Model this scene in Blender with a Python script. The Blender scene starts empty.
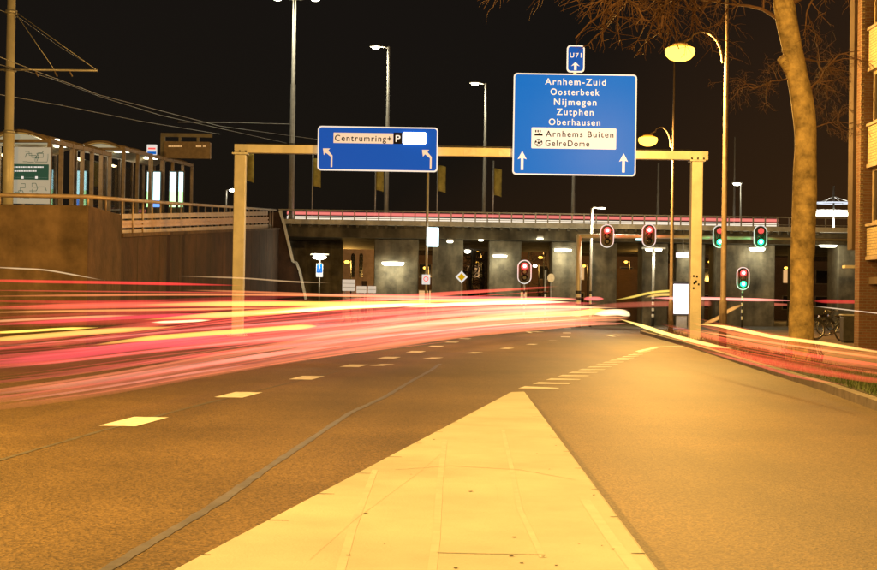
import bpy, math, random
from mathutils import Vector, Matrix, noise
random.seed(7)
R = math.radians
SC = bpy.context.scene
COL = SC.collection

# ------------------------------------------------------------------ camera
F = 1374.0                     # focal length in photograph pixels (877 wide)
H = 1.25
PITCH = math.atan(17 / F)
ROLL = R(0.9)
ROT = Matrix.Rotation(math.pi / 2 + PITCH, 3, 'X') @ Matrix.Rotation(ROLL, 3, 'Z')
cd = bpy.data.cameras.new('camera')
cam = bpy.data.objects.new('camera', cd)
COL.objects.link(cam)
cam.matrix_world = Matrix.Translation((0, 0, H)) @ ROT.to_4x4()
cd.sensor_width = 36
cd.lens = 36 * F / 877
cd.clip_end = 3000
SC.camera = cam

# ------------------------------------------------------------------ night sky, a trace of moonlight, exposure
wd = bpy.data.worlds.new('World')
SC.world = wd
wd.use_nodes = True
wn = wd.node_tree
bg = wn.nodes['Background']
sky = wn.nodes.new('ShaderNodeTexSky')
sky.sky_type = 'NISHITA'
sky.sun_disc = False
sky.sun_elevation = R(2)
sky.sun_rotation = R(150)
mul = wn.nodes.new('ShaderNodeMix')
mul.data_type = 'RGBA'
mul.blend_type = 'MIX'
mul.inputs[0].default_value = 0.93
tcw = wn.nodes.new('ShaderNodeTexCoord')                  # town glow on low cloud, stronger to the right and low down
sxw = wn.nodes.new('ShaderNodeSeparateXYZ')
wn.links.new(tcw.outputs['Generated'], sxw.inputs[0])
gw = wn.nodes.new('ShaderNodeMath')
gw.operation = 'MULTIPLY_ADD'
gw.inputs[1].default_value = -1.1
wn.links.new(sxw.outputs[2], gw.inputs[0])
wn.links.new(sxw.outputs[0], gw.inputs[2])
nzw = wn.nodes.new('ShaderNodeTexNoise')
nzw.inputs['Scale'].default_value = 3
nzw.inputs['Detail'].default_value = 4
wn.links.new(tcw.outputs['Generated'], nzw.inputs['Vector'])
g2 = wn.nodes.new('ShaderNodeMath')
g2.operation = 'MULTIPLY_ADD'
g2.inputs[1].default_value = .22
wn.links.new(nzw.outputs['Fac'], g2.inputs[0])
wn.links.new(gw.outputs[0], g2.inputs[2])
rw_ = wn.nodes.new('ShaderNodeValToRGB')
rw_.color_ramp.elements[0].position = 0
rw_.color_ramp.elements[1].position = .40
rw_.color_ramp.elements[0].color = (0.50, 0.34, 0.26, 1)
rw_.color_ramp.elements[1].color = (2.9, 1.2, 0.36, 1)
wn.links.new(g2.outputs[0], rw_.inputs[0])
wn.links.new(rw_.outputs[0], mul.inputs[7])
wn.links.new(sky.outputs[0], mul.inputs[6])
wn.links.new(mul.outputs[2], bg.inputs[0])
bg.inputs[1].default_value = 0.015
ml = bpy.data.lights.new('moon', 'SUN')
ml.energy = 0.01
ml.angle = R(0.5)
ml.color = (1, .95, .85)
mo = bpy.data.objects.new('moon', ml)
mo.rotation_euler = (R(60), 0, R(150))
COL.objects.link(mo)
SC.view_settings.view_transform = 'Standard'
SC.view_settings.look = 'None'
SC.view_settings.exposure = 0
SC.view_settings.gamma = 1
SC.cycles.transparent_max_bounces = 96
SC.cycles.max_bounces = 8
SC.cycles.volume_bounces = 0
SC.cycles.use_denoising = True
SC.cycles.sample_clamp_indirect = 4


# ------------------------------------------------------------------ helpers
def ray(px, py):
    return ROT @ Vector(((px - 438.5) / F, (285 - py) / F, -1))


def W(px, py, Y):                      # the point at distance Y seen at a photograph pixel
    d = ray(px, py)
    return Vector((0, 0, H)) + d * (Y / d.y)


def G(px, py, z=0.0):                  # the point on the level z seen at a photograph pixel
    d = ray(px, py)
    return Vector((0, 0, H)) + d * ((z - H) / d.z)


class MB:
    def __init__(s):
        s.v, s.f, s.m, s.sm = [], [], [], []

    def add(s, vs, fs, mi=0, smooth=False):
        b = len(s.v)
        s.v += [Vector(v) for v in vs]
        for f in fs:
            s.f.append([b + i for i in f])
            s.m.append(mi)
            s.sm.append(smooth)

    def box(s, x0, x1, y0, y1, z0, z1, mi=0):
        vs = [(x, y, z) for x in (x0, x1) for y in (y0, y1) for z in (z0, z1)]
        s.add(vs, [(0, 1, 3, 2), (4, 6, 7, 5), (0, 4, 5, 1), (2, 3, 7, 6), (0, 2, 6, 4), (1, 5, 7, 3)], mi)
        return s

    def bar(s, p, q, w, h, mi=0):      # a box beam from p to q
        p, q = Vector(p), Vector(q)
        t = (q - p).normalized()
        u = Vector((0, 0, 1)) if abs(t.z) < .95 else Vector((0, 1, 0))
        a = t.cross(u).normalized() * w / 2
        b = a.cross(t).normalized() * h / 2
        vs = [e + i * a + j * b for e in (p, q) for i, j in ((-1, -1), (1, -1), (1, 1), (-1, 1))]
        s.add(vs, [(0, 1, 2, 3), (7, 6, 5, 4), (0, 4, 5, 1), (1, 5, 6, 2), (2, 6, 7, 3), (3, 7, 4, 0)], mi)
        return s

    def tube(s, pts, rad, n=8, mi=0, flat=1.0, caps=True, smooth=True, bands=None):
        pts = [Vector(p) for p in pts]
        if not isinstance(rad, (list, tuple)):
            rad = [rad] * len(pts)
        b = len(s.v)
        N = len(pts)
        a = None
        for i, p in enumerate(pts):
            t = (pts[min(i + 1, N - 1)] - pts[max(i - 1, 0)])
            t = t.normalized() if t.length > 1e-9 else Vector((0, 0, 1))
            if a is None:
                u = Vector((0, 0, 1)) if abs(t.z) < .9 else Vector((0, 1, 0))
                a = t.cross(u).normalized()
            else:
                a = (a - t * a.dot(t)).normalized()
            c = a.cross(t).normalized()
            for k in range(n):
                an = 2 * math.pi * k / n
                s.v.append(p + (a * math.cos(an) * flat + c * math.sin(an)) * rad[i])
        for i in range(N - 1):
            mm = mi if bands is None else bands[i]
            for k in range(n):
                k2 = (k + 1) % n
                s.f.append([b + i * n + k, b + i * n + k2, b + (i + 1) * n + k2, b + (i + 1) * n + k])
                s.m.append(mm)
                s.sm.append(smooth)
        if caps:
            s.f.append([b + k for k in range(n - 1, -1, -1)])
            s.f.append([b + (N - 1) * n + k for k in range(n)])
            s.m += [mi if bands is None else bands[0], mi if bands is None else bands[-1]]
            s.sm += [False, False]
        return s

    def prism(s, poly, z0, z1, mi=0):  # polygon in xy raised from z0 to z1
        n = len(poly)
        s.add([(p[0], p[1], z0) for p in poly] + [(p[0], p[1], z1) for p in poly],
              [list(range(n - 1, -1, -1)), list(range(n, 2 * n))] + [(i, (i + 1) % n, n + (i + 1) % n, n + i) for i in range(n)], mi)
        return s

    def slab(s, poly, y0, y1, mi=0):   # polygon in xz given depth from y0 (near) to y1
        n = len(poly)
        s.add([(p[0], y0, p[1]) for p in poly] + [(p[0], y1, p[1]) for p in poly],
              [list(range(n)), list(range(2 * n - 1, n - 1, -1))] + [((i + 1) % n, i, n + i, n + (i + 1) % n) for i in range(n)], mi)
        return s

    def sweep(s, pts, w, hs):          # a flat bar following a path, section upright
        b = len(s.v)
        for p, h in zip(pts, hs):
            s.v += [Vector((p.x + i * w / 2, p.y, p.z + j * h / 2)) for i, j in ((-1, -1), (1, -1), (1, 1), (-1, 1))]
        for i in range(len(pts) - 1):
            for k in range(4):
                s.f.append([b + 4 * i + k, b + 4 * i + (k + 1) % 4, b + 4 * i + 4 + (k + 1) % 4, b + 4 * i + 4 + k])
        e = b + 4 * (len(pts) - 1)
        s.f += [[b, b + 3, b + 2, b + 1], [e, e + 1, e + 2, e + 3]]
        k = len(s.f) - len(s.m)
        s.m += [0] * k
        s.sm += [False] * k
        return s

    def lathe(s, c, prof, n=16, mi=0, sx=1.0, sy=1.0, axis='Z'):
        b = len(s.v)
        for r, h in prof:
            for k in range(n):
                an = 2 * math.pi * k / n
                o = Vector((r * math.cos(an) * sx, r * math.sin(an) * sy, h))
                if axis == 'Y':
                    o = Vector((o.x, o.z, o.y))
                elif axis == 'X':
                    o = Vector((o.z, o.x, o.y))
                s.v.append(Vector(c) + o)
        for i in range(len(prof) - 1):
            for k in range(n):
                k2 = (k + 1) % n
                s.f.append([b + i * n + k, b + i * n + k2, b + (i + 1) * n + k2, b + (i + 1) * n + k])
                s.m.append(mi)
                s.sm.append(True)
        s.f.append([b + k for k in range(n - 1, -1, -1)])
        s.f.append([b + (len(prof) - 1) * n + k for k in range(n)])
        s.m += [mi, mi]
        s.sm += [False, False]
        return s

    def build(s, name, mats, parent=None, origin=None, bevel=0.0, fix=True):
        me = bpy.data.meshes.new(name)
        o = bpy.data.objects.new(name, me)
        off = Vector(origin) if origin is not None else Vector((0, 0, 0))
        if parent is not None and origin is None:
            off = Vector(parent.get('_w', (0, 0, 0)))
        me.from_pydata([v - off for v in s.v], [], s.f)
        for m in (mats if isinstance(mats, (list, tuple)) else [mats]):
            me.materials.append(m)
        for p, mi, sm in zip(me.polygons, s.m, s.sm):
            p.material_index = mi
            p.use_smooth = sm
        if fix:
            import bmesh
            bm = bmesh.new()
            bm.from_mesh(me)
            bmesh.ops.recalc_face_normals(bm, faces=bm.faces)
            bm.to_mesh(me)
            bm.free()
        if parent is not None:
            o.parent = parent
            if origin is not None:
                o.location = off - Vector(parent.get('_w', (0, 0, 0)))
        elif origin is not None:
            o.location = off
        o['_w'] = tuple(off)
        COL.objects.link(o)
        if bevel:
            bv = o.modifiers.new('bevel', 'BEVEL')
            bv.width = bevel
            bv.segments = 2
            bv.limit_method = 'ANGLE'
        return o


def tag(o, label, cat, group=None):
    o['label'] = label
    o['category'] = cat
    if group:
        o['group'] = group
    return o


def thing(name, loc, label, cat, group=None):
    o = bpy.data.objects.new(name, None)
    o.location = loc
    o.empty_display_size = .2
    o['_w'] = tuple(loc)
    COL.objects.link(o)
    return tag(o, label, cat, group)


def structure(o):
    o['kind'] = 'structure'
    return o


def ell(cx, cy, rx, ry, n=20):
    return [(cx + rx * math.cos(2 * math.pi * k / n), cy + ry * math.sin(2 * math.pi * k / n)) for k in range(n)]


def rrect(x0, x1, z0, z1, r, n=5):
    out = []
    for cx, cz, a0 in ((x1 - r, z1 - r, 0), (x0 + r, z1 - r, 90), (x0 + r, z0 + r, 180), (x1 - r, z0 + r, 270)):
        for k in range(n + 1):
            a = R(a0 + 90 * k / n)
            out.append((cx + r * math.cos(a), cz + r * math.sin(a)))
    return out


# ------------------------------------------------------------------ materials
def mat(name, col, rough=.6, metal=0.0, noise_scale=None, var=.25, bump=0.0, bump_scale=None, spec=.5, streak=0.0, coord='Object'):
    m = bpy.data.materials.new(name)
    m.use_nodes = True
    nt = m.node_tree
    p = nt.nodes['Principled BSDF']
    p.inputs['Base Color'].default_value = (*col, 1)
    p.inputs['Roughness'].default_value = rough
    p.inputs['Metallic'].default_value = metal
    p.inputs['Specular IOR Level'].default_value = spec
    if noise_scale is None:
        noise_scale = 3.0
    tc = nt.nodes.new('ShaderNodeTexCoord')
    nz = nt.nodes.new('ShaderNodeTexNoise')
    nz.inputs['Scale'].default_value = noise_scale
    nz.inputs['Detail'].default_value = 8
    nz.inputs['Roughness'].default_value = .62
    nt.links.new(tc.outputs[coord], nz.inputs['Vector'])
    rp = nt.nodes.new('ShaderNodeValToRGB')
    rp.color_ramp.elements[0].position = .32
    rp.color_ramp.elements[1].position = .68
    rp.color_ramp.elements[0].color = (*[c * (1 - var) for c in col], 1)
    rp.color_ramp.elements[1].color = (*[min(1, c * (1 + var)) for c in col], 1)
    nt.links.new(nz.outputs['Fac'], rp.inputs[0])
    last = rp.outputs[0]
    if streak:
        mp = nt.nodes.new('ShaderNodeMapping')
        mp.inputs['Scale'].default_value = (1.0, .28, .2)
        n2 = nt.nodes.new('ShaderNodeTexNoise')
        n2.inputs['Scale'].default_value = 1.1
        n2.inputs['Detail'].default_value = 6
        nt.links.new(tc.outputs[coord], mp.inputs[0])
        nt.links.new(mp.outputs[0], n2.inputs['Vector'])
        r2 = nt.nodes.new('ShaderNodeValToRGB')
        r2.color_ramp.elements[0].position = .38
        r2.color_ramp.elements[1].position = .62
        r2.color_ramp.elements[0].color = (1 - streak,) * 3 + (1,)
        r2.color_ramp.elements[1].color = (1, 1, 1, 1)
        nt.links.new(n2.outputs['Fac'], r2.inputs[0])
        mx = nt.nodes.new('ShaderNodeMix')
        mx.data_type = 'RGBA'
        mx.blend_type = 'MULTIPLY'
        mx.inputs[0].default_value = 1
        nt.links.new(last, mx.inputs[6])
        nt.links.new(r2.outputs[0], mx.inputs[7])
        last = mx.outputs[2]
    nt.links.new(last, p.inputs['Base Color'])
    if bump:
        nb = nt.nodes.new('ShaderNodeTexNoise')
        nb.inputs['Scale'].default_value = bump_scale or noise_scale * 8
        nb.inputs['Detail'].default_value = 4
        nt.links.new(tc.outputs[coord], nb.inputs['Vector'])
        bp = nt.nodes.new('ShaderNodeBump')
        bp.inputs['Strength'].default_value = bump
        bp.inputs['Distance'].default_value = .02
        nt.links.new(nb.outputs['Fac'], bp.inputs['Height'])
        nt.links.new(bp.outputs[0], p.inputs['Normal'])
    return m


def glow(name, col, s):
    m = bpy.data.materials.new(name)
    m.use_nodes = True
    nt = m.node_tree
    nt.nodes.clear()
    e = nt.nodes.new('ShaderNodeEmission')
    e.inputs[0].default_value = (*col, 1)
    e.inputs[1].default_value = s
    o = nt.nodes.new('ShaderNodeOutputMaterial')
    nt.links.new(e.outputs[0], o.inputs[0])
    return m


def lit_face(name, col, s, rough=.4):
    """sign or panel paint with a weak emission added, so signs look lit by headlights"""
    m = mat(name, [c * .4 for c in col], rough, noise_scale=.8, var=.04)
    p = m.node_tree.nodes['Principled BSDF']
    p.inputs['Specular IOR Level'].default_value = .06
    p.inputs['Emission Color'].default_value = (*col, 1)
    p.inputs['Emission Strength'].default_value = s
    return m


def volglow(name, col, s):
    m = bpy.data.materials.new(name)
    m.use_nodes = True
    nt = m.node_tree
    nt.nodes.clear()
    e = nt.nodes.new('ShaderNodeEmission')
    e.inputs[0].default_value = (*col, 1)
    e.inputs[1].default_value = s
    o = nt.nodes.new('ShaderNodeOutputMaterial')
    a = nt.nodes.new('ShaderNodeVolumeAbsorption')
    a.inputs[0].default_value = (0, 0, 0, 1)
    a.inputs[1].default_value = s * .2
    ad = nt.nodes.new('ShaderNodeAddShader')
    nt.links.new(e.outputs[0], ad.inputs[0])
    nt.links.new(a.outputs[0], ad.inputs[1])
    nt.links.new(ad.outputs[0], o.inputs['Volume'])
    return m


def asphalt():
    m = bpy.data.materials.new('asphalt')
    m.use_nodes = True
    nt = m.node_tree
    L = nt.links.new
    p = nt.nodes['Principled BSDF']
    tc = nt.nodes.new('ShaderNodeTexCoord')

    def nz(scale, det, ro=.6, mp=None):
        n = nt.nodes.new('ShaderNodeTexNoise')
        n.inputs['Scale'].default_value = scale
        n.inputs['Detail'].default_value = det
        n.inputs['Roughness'].default_value = ro
        if mp:
            k = nt.nodes.new('ShaderNodeMapping')
            k.inputs['Scale'].default_value = mp
            L(tc.outputs['Object'], k.inputs[0])
            L(k.outputs[0], n.inputs['Vector'])
        else:
            L(tc.outputs['Object'], n.inputs['Vector'])
        return n

    def ramp(src, a, b, ca, cb):
        r = nt.nodes.new('ShaderNodeValToRGB')
        r.color_ramp.elements[0].position = a
        r.color_ramp.elements[1].position = b
        r.color_ramp.elements[0].color = (*ca, 1)
        r.color_ramp.elements[1].color = (*cb, 1)
        L(src, r.inputs[0])
        return r.outputs[0]

    def mulc(a, b):
        x = nt.nodes.new('ShaderNodeMix')
        x.data_type = 'RGBA'
        x.blend_type = 'MULTIPLY'
        x.inputs[0].default_value = 1
        L(a, x.inputs[6])
        L(b, x.inputs[7])
        return x.outputs[2]
    vor = nt.nodes.new('ShaderNodeTexVoronoi')
    vor.inputs['Scale'].default_value = 78
    L(tc.outputs['Object'], vor.inputs['Vector'])
    stones = ramp(vor.outputs['Color'], .15, .9, (.054, .038, .020), (.20, .139, .064))
    patch = ramp(nz(.35, 6).outputs['Fac'], .35, .65, (.74, .73, .72), (1.15, 1.13, 1.1))
    lanes = ramp(nz(.9, 3, .5, (1.0, .08, 1)).outputs['Fac'], .35, .65, (.8, .8, .8), (1.1, 1.1, 1.1))
    L(mulc(mulc(stones, patch), lanes), p.inputs['Base Color'])
    p.inputs['Roughness'].default_value = .62
    p.inputs['Specular IOR Level'].default_value = .42
    bp = nt.nodes.new('ShaderNodeBump')
    bp.inputs['Strength'].default_value = .5
    bp.inputs['Distance'].default_value = .004
    L(vor.outputs['Distance'], bp.inputs['Height'])
    L(bp.outputs[0], p.inputs['Normal'])
    return m


def brick(name, c1, c2, mortar, scale=1.0):
    m = bpy.data.materials.new(name)
    m.use_nodes = True
    nt = m.node_tree
    L = nt.links.new
    p = nt.nodes['Principled BSDF']
    tc = nt.nodes.new('ShaderNodeTexCoord')
    sx = nt.nodes.new('ShaderNodeSeparateXYZ')
    L(tc.outputs['Object'], sx.inputs[0])
    ad = nt.nodes.new('ShaderNodeMath')
    L(sx.outputs[0], ad.inputs[0])
    L(sx.outputs[1], ad.inputs[1])
    cx = nt.nodes.new('ShaderNodeCombineXYZ')
    L(ad.outputs[0], cx.inputs[0])
    L(sx.outputs[2], cx.inputs[1])
    b = nt.nodes.new('ShaderNodeTexBrick')
    b.inputs['Scale'].default_value = scale
    b.inputs['Brick Width'].default_value = .22
    b.inputs['Row Height'].default_value = .075
    b.inputs['Mortar Size'].default_value = .009
    b.inputs['Color1'].default_value = (*c1, 1)
    b.inputs['Color2'].default_value = (*c2, 1)
    b.inputs['Mortar'].default_value = (*mortar, 1)
    L(cx.outputs[0], b.inputs['Vector'])
    L(b.outputs['Color'], p.inputs['Base Color'])
    p.inputs['Roughness'].default_value = .8
    bp = nt.nodes.new('ShaderNodeBump')
    bp.inputs['Strength'].default_value = .6
    bp.inputs['Distance'].default_value = .01
    bp.invert = True
    L(b.outputs['Fac'], bp.inputs['Height'])
    L(bp.outputs[0], p.inputs['Normal'])
    return m


M = {}
M['asphalt'] = asphalt()
M['ground'] = mat('ground', (.05, .045, .04), .9, noise_scale=.3, bump=.3)
M['paint'] = mat('road_paint', (.66, .68, .70), .6, noise_scale=9, var=.22, bump=.2)
M['seal'] = mat('seam_sealant', (.105, .105, .135), .5, noise_scale=5, var=.3)
M['joint'] = mat('joint_line', (.085, .08, .075), .7, noise_scale=5, var=.3)
M['island'] = mat('island_concrete', (.395, .40, .37), .7, noise_scale=.9, var=.16, bump=.25, bump_scale=60)
M['island_mark'] = mat('island_scuff', (.415, .42, .39), .65, noise_scale=6, var=.1)
M['island_dirt'] = mat('island_dirt', (.29, .285, .26), .8, noise_scale=6, var=.3)
M['crack'] = mat('crack', (.05, .04, .03), .9)
M['kerb'] = mat('kerb_stone', (.20, .18, .16), .75, noise_scale=4, var=.25, bump=.2)
M['pave'] = brick('paving_brick', (.19, .13, .10), (.24, .17, .13), (.09, .08, .07), .9)
M['verge'] = mat('verge_soil', (.05, .05, .025), .9, noise_scale=6, var=.5, bump=.5)
M['grass'] = mat('grass_blade', (.06, .09, .025), .6, noise_scale=5, var=.4)
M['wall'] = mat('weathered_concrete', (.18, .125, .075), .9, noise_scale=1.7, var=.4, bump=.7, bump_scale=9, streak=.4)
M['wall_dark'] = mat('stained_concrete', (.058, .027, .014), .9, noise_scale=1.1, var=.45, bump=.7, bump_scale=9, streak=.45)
M['wall_ret'] = mat('shade_toned_concrete', (.11, .065, .04), .9, noise_scale=1.7, var=.4, bump=.7, bump_scale=9, streak=.4)  # wall concrete darkened: shade of the block's side put into the colour
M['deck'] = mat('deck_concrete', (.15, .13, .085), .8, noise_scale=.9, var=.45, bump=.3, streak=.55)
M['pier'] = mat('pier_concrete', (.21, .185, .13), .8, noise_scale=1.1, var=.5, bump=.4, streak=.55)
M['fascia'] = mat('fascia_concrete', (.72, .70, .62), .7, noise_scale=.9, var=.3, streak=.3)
M['steel'] = mat('galvanised_steel', (.42, .42, .40), .45, .6, noise_scale=8, var=.15)
M['greysteel'] = mat('grey_painted_steel', (.36, .35, .33), .5, .1, noise_scale=5, var=.15)
M['darksteel'] = mat('dark_painted_steel', (.045, .045, .045), .5, .3, noise_scale=6, var=.3)
M['brownsteel'] = mat('brown_painted_steel', (.17, .13, .10), .5, .2, noise_scale=6, var=.25)
M['gantry'] = mat('gantry_paint', (.62, .60, .52), .45, .1, noise_scale=2.5, var=.12, streak=.18)
M['rail'] = mat('rail_paint', (.42, .33, .26), .5, .2, noise_scale=4, var=.2)
M['guard'] = mat('guard_beam_steel', (.46, .30, .20), .5, .3, noise_scale=2.5, var=.2)
M['black'] = mat('black_coating', (.03, .03, .03), .5, noise_scale=5)
M['white'] = mat('white_coating', (.8, .8, .78), .45, noise_scale=5, var=.08)
M['rubber'] = mat('rubber', (.02, .02, .02), .8)
M['leather'] = mat('saddle_leather', (.03, .022, .018), .5)
M['chrome'] = mat('chrome', (.6, .6, .6), .25, 1)
M['bark'] = mat('plane_bark', (.38, .29, .13), .85, noise_scale=3.4, var=.62, bump=1.0, bump_scale=16)
M['twig'] = mat('twig_bark', (.12, .065, .038), .85, noise_scale=8, var=.3)
M['cut'] = mat('cut_wood', (.45, .34, .2), .8, noise_scale=8)
M['darkbark'] = mat('dark_bark', (.05, .035, .025), .9, noise_scale=4, var=.4)
M['tanpanel'] = mat('tan_cladding', (.12, .085, .055), .8, noise_scale=1.5, var=.2, bump=.2, streak=.25)
M['brick'] = brick('brown_brick', (.15, .075, .045), (.20, .10, .06), (.20, .17, .13))
M['ybrick'] = brick('yellow_brick', (.33, .27, .16), (.40, .32, .19), (.15, .12, .09))
M['frame'] = mat('window_frame', (.30, .24, .17), .5)
M['stone'] = mat('pale_stone', (.40, .28, .22), .8, noise_scale=2, var=.2, bump=.2)
M['glass'] = mat('dark_window_glass', (.02, .02, .022), .08, 0, noise_scale=.5, spec=.8)
M['roofskin'] = mat('shelter_roof_skin', (.58, .56, .48), .35, noise_scale=2, var=.1)
M['ceil_glow'] = lit_face('ceiling_glow_face', (.52, .50, .34), .5)  # emission standing in for the lit underside of the shelter roof
M['winglow'] = glow('added_window_glow', (1, .55, .22), .8)  # window glow added so the gaps under the viaduct are not black
M['flaggrey'] = mat('dull_grey_steel', (.16, .155, .15), .6, .1)
M['flag'] = mat('flag_cloth', (.42, .36, .08), .8, noise_scale=3, var=.3)
# clear glass of the shelters: real transmission
gm = bpy.data.materials.new('clear_glass')
gm.use_nodes = True
gp = gm.node_tree.nodes['Principled BSDF']
gp.inputs['Base Color'].default_value = (.8, .9, .85, 1)
gp.inputs['Roughness'].default_value = .03
gp.inputs['Transmission Weight'].default_value = 1
gp.inputs['IOR'].default_value = 1.25
M['clear'] = gm
M['sod'] = glow('sodium_bowl', (1, .50, .06), 4.5)
M['sodbowl'] = glow('sodium_bowl_side', (1, .36, .02), 1.9)
M['ringglow'] = glow('ring_lamp', (.85, .9, 1), 1.0)
M['led'] = glow('white_lamp_glass', (1, .93, .72), 18)
M['tube'] = glow('fluorescent_tube', (1, .96, .70), 9)
M['redlens'] = glow('lit_red_lens', (1, .03, .03), 9)
M['redcore'] = glow('lit_red_lens_core', (1, .35, .25), 12)
M['greenlens'] = glow('lit_green_lens', (.02, 1, .35), 4.5)
M['greencore'] = glow('lit_green_lens_core', (.45, 1, .65), 9)
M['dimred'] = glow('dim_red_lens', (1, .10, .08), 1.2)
M['offlens'] = mat('unlit_lens', (.02, .018, .015), .25)
M['blue'] = lit_face('blue_sign_face', (.002, .125, .55), .9)  # sign faces glow in place of headlight thrown back by the sheeting
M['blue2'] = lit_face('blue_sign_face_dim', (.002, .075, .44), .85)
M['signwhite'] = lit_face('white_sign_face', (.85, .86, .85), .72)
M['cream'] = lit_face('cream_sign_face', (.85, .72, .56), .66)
M['signblack'] = mat('black_sign_print', (.010, .009, .008), .8, spec=.05)
M['advert'] = glow('lit_advert', (1, .86, .95), 2.2)
M['adcyan'] = glow('lit_panel_cyan', (.55, .95, 1), 2.6)
M['adgreen'] = glow('lit_panel_green', (.55, 1, .45), 2.0)
M['adblue'] = glow('lit_panel_blue', (.15, .35, 1), 1.6)
M['whiteled'] = glow('lit_white_panel', (.92, .96, 1), 7)
M['boxsign'] = glow('lit_box_sign', (.72, .96, 1), 4)
M['amber'] = glow('amber_display_text', (1, .55, .2), .9)
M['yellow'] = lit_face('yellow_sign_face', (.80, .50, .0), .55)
M['mapface'] = lit_face('timetable_paper', (.62, .60, .46), .42)
M['mapgreen'] = lit_face('timetable_green', (.03, .09, .055), .6)

SODIUM = (1.0, .53, .115)
WHITE = (1.0, .90, .60)


def lamp(name, loc, power, col, radius=.2, spot=None, parent=None, rot=(0, 0, 0)):
    l = bpy.data.lights.new(name, 'SPOT' if spot else 'POINT')
    l.energy = power
    l.color = col
    l.shadow_soft_size = radius
    if spot:
        l.spot_size = R(spot)
        l.spot_blend = .35
    o = bpy.data.objects.new(name, l)
    o.rotation_euler = rot
    off = Vector(parent.get('_w', (0, 0, 0))) if parent else Vector((0, 0, 0))
    o.location = Vector(loc) - off
    if parent:
        o.parent = parent
    COL.objects.link(o)
    return o


def text_mesh(txt, x0, x1, zc, cap, y, mb, mi=0, up=None):
    """lettering as thin solid type, fitted between x0 and x1 with the given capital height, facing the camera side (-y)"""
    cu = bpy.data.curves.new('type', 'FONT')
    cu.body = txt
    cu.size = 1
    cu.space_character = 1.22
    cu.offset = .011
    cu.extrude = .004
    ob = bpy.data.objects.new('type', cu)
    COL.objects.link(ob)
    bpy.context.view_layer.update()
    dg = bpy.context.evaluated_depsgraph_get()
    me = bpy.data.meshes.new_from_object(ob.evaluated_get(dg))
    xs = [v.co.x for v in me.vertices]
    a, b = min(xs), max(xs)
    k = (x1 - x0) / (b - a)
    kz = cap / .73
    vs = [(x0 + (v.co.x - a) * k, y - v.co.z, zc - cap / 2 + v.co.y * kz) for v in me.vertices]
    mb.add(vs, [list(p.vertices) for p in me.polygons], mi)
    bpy.data.objects.remove(ob)
    bpy.data.curves.remove(cu)
    bpy.data.meshes.remove(me)


# ------------------------------------------------------------------ ground, road, kerbs, markings
mb = MB()
mb.add([(-900, -300, -.06), (900, -300, -.06), (900, 1500, -.06), (-900, 1500, -.06)], [(0, 1, 2, 3)])
structure(mb.build('ground', M['ground']))
mb = MB()
mb.add([(-80, -20, 0), (80, -20, 0), (80, 150, 0), (-80, 150, 0)], [(0, 1, 2, 3)])
structure(mb.build('road', M['asphalt']))


def sheet(name, pts, m, z=.004, **k):
    q = MB()
    q.add([(p[0], p[1], z) for p in pts], [list(range(len(pts)))])
    return structure(q.build(name, m))


rowA = [(40, 447), (135, 421.7), (239, 395), (307, 378), (354, 366), (389, 358), (416, 352), (436, 346.5), (452, 342.3), (465, 338.8)]
rowB = [(382, 365.2), (433, 358.3), (474, 353), (507, 348.5), (532, 344.5), (552, 341)]
for row, wd_, ln in ((rowA, .36, 1.05), (rowB, .26, .8)):
    g = [G(*p) for p in row]
    for i, c in enumerate(g):
        if row is rowA and i == 0:
            continue
        a, b = g[max(i - 1, 0)], g[min(i + 1, len(g) - 1)]
        t = (b - a).normalized() * ln / 2
        w = wd_ / 2
        sheet('lane_marking', [c - t - Vector((w, 0, 0)), c - t + Vector((w, 0, 0)), c + t + Vector((w, 0, 0)), c + t - Vector((w, 0, 0))], M['paint'])
for c in [(564.5, 337), (566, 333), (567, 328.5)]:
    p = G(*c)
    sheet('lane_marking', [p + Vector((-.18, -.5, 0)), p + Vector((.18, -.5, 0)), p + Vector((.25, .5, 0)), p + Vector((-.1, .5, 0))], M['paint'])
for c in [(528, 332), (608, 335.5)]:                     # turn arrows
    p = G(*c)
    arr = [(-.10, -2.2), (.10, -2.2), (.10, .2), (.5, .6), (.5, .1), (1.0, 1.0), (.5, 1.9), (.5, 1.3), (-.1, .7)]
    sheet('lane_arrow', [(p.x + x * .8, p.y + y * .9) for x, y in arr], M['paint'])
# tapering hatch at the tip of the island
a0, a1 = G(518, 388.6), G(650, 348.6)
b0, b1 = G(557, 389.0), G(660, 347.6)
N = 17
for i in range(N):
    t, t2 = i / N, (i + .47) / N
    p, q, r = a0.lerp(a1, t), a0.lerp(a1, t2), b0.lerp(b1, t)
    sheet('hatch_marking', [p, r, r + (q - p) * .4, q], M['paint'])
e0, e1, e2 = G(640, 352), G(660, 347.5), G(690, 346)
sheet('edge_marking', [e0, e1, e2, e2 + Vector((0, .25, 0)), e1 + Vector((-.1, .35, 0)), e0 + Vector((-.1, .3, 0))], M['paint'], .0045)


def strip(name, pix, w, m, z=.003, jag=0.0):
    pts = [G(*p) for p in pix]
    fine = []
    for i in range(len(pts) - 1):
        for k in range(8):
            fine.append(pts[i].lerp(pts[i + 1], k / 8))
    fine.append(pts[-1])
    q = MB()
    vs, fs = [], []
    for i, p in enumerate(fine):
        ww = w * (1 + jag * random.uniform(-1, 1)) / 2
        o = jag * w * .25 * noise.noise(Vector((i * .3, 0, w)))
        vs += [(p.x - ww + o, p.y, z), (p.x + ww + o, p.y, z)]
    fs = [(2 * i, 2 * i + 1, 2 * i + 3, 2 * i + 2) for i in range(len(fine) - 1)]
    q.add(vs, fs)
    return structure(q.build(name, m))


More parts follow.
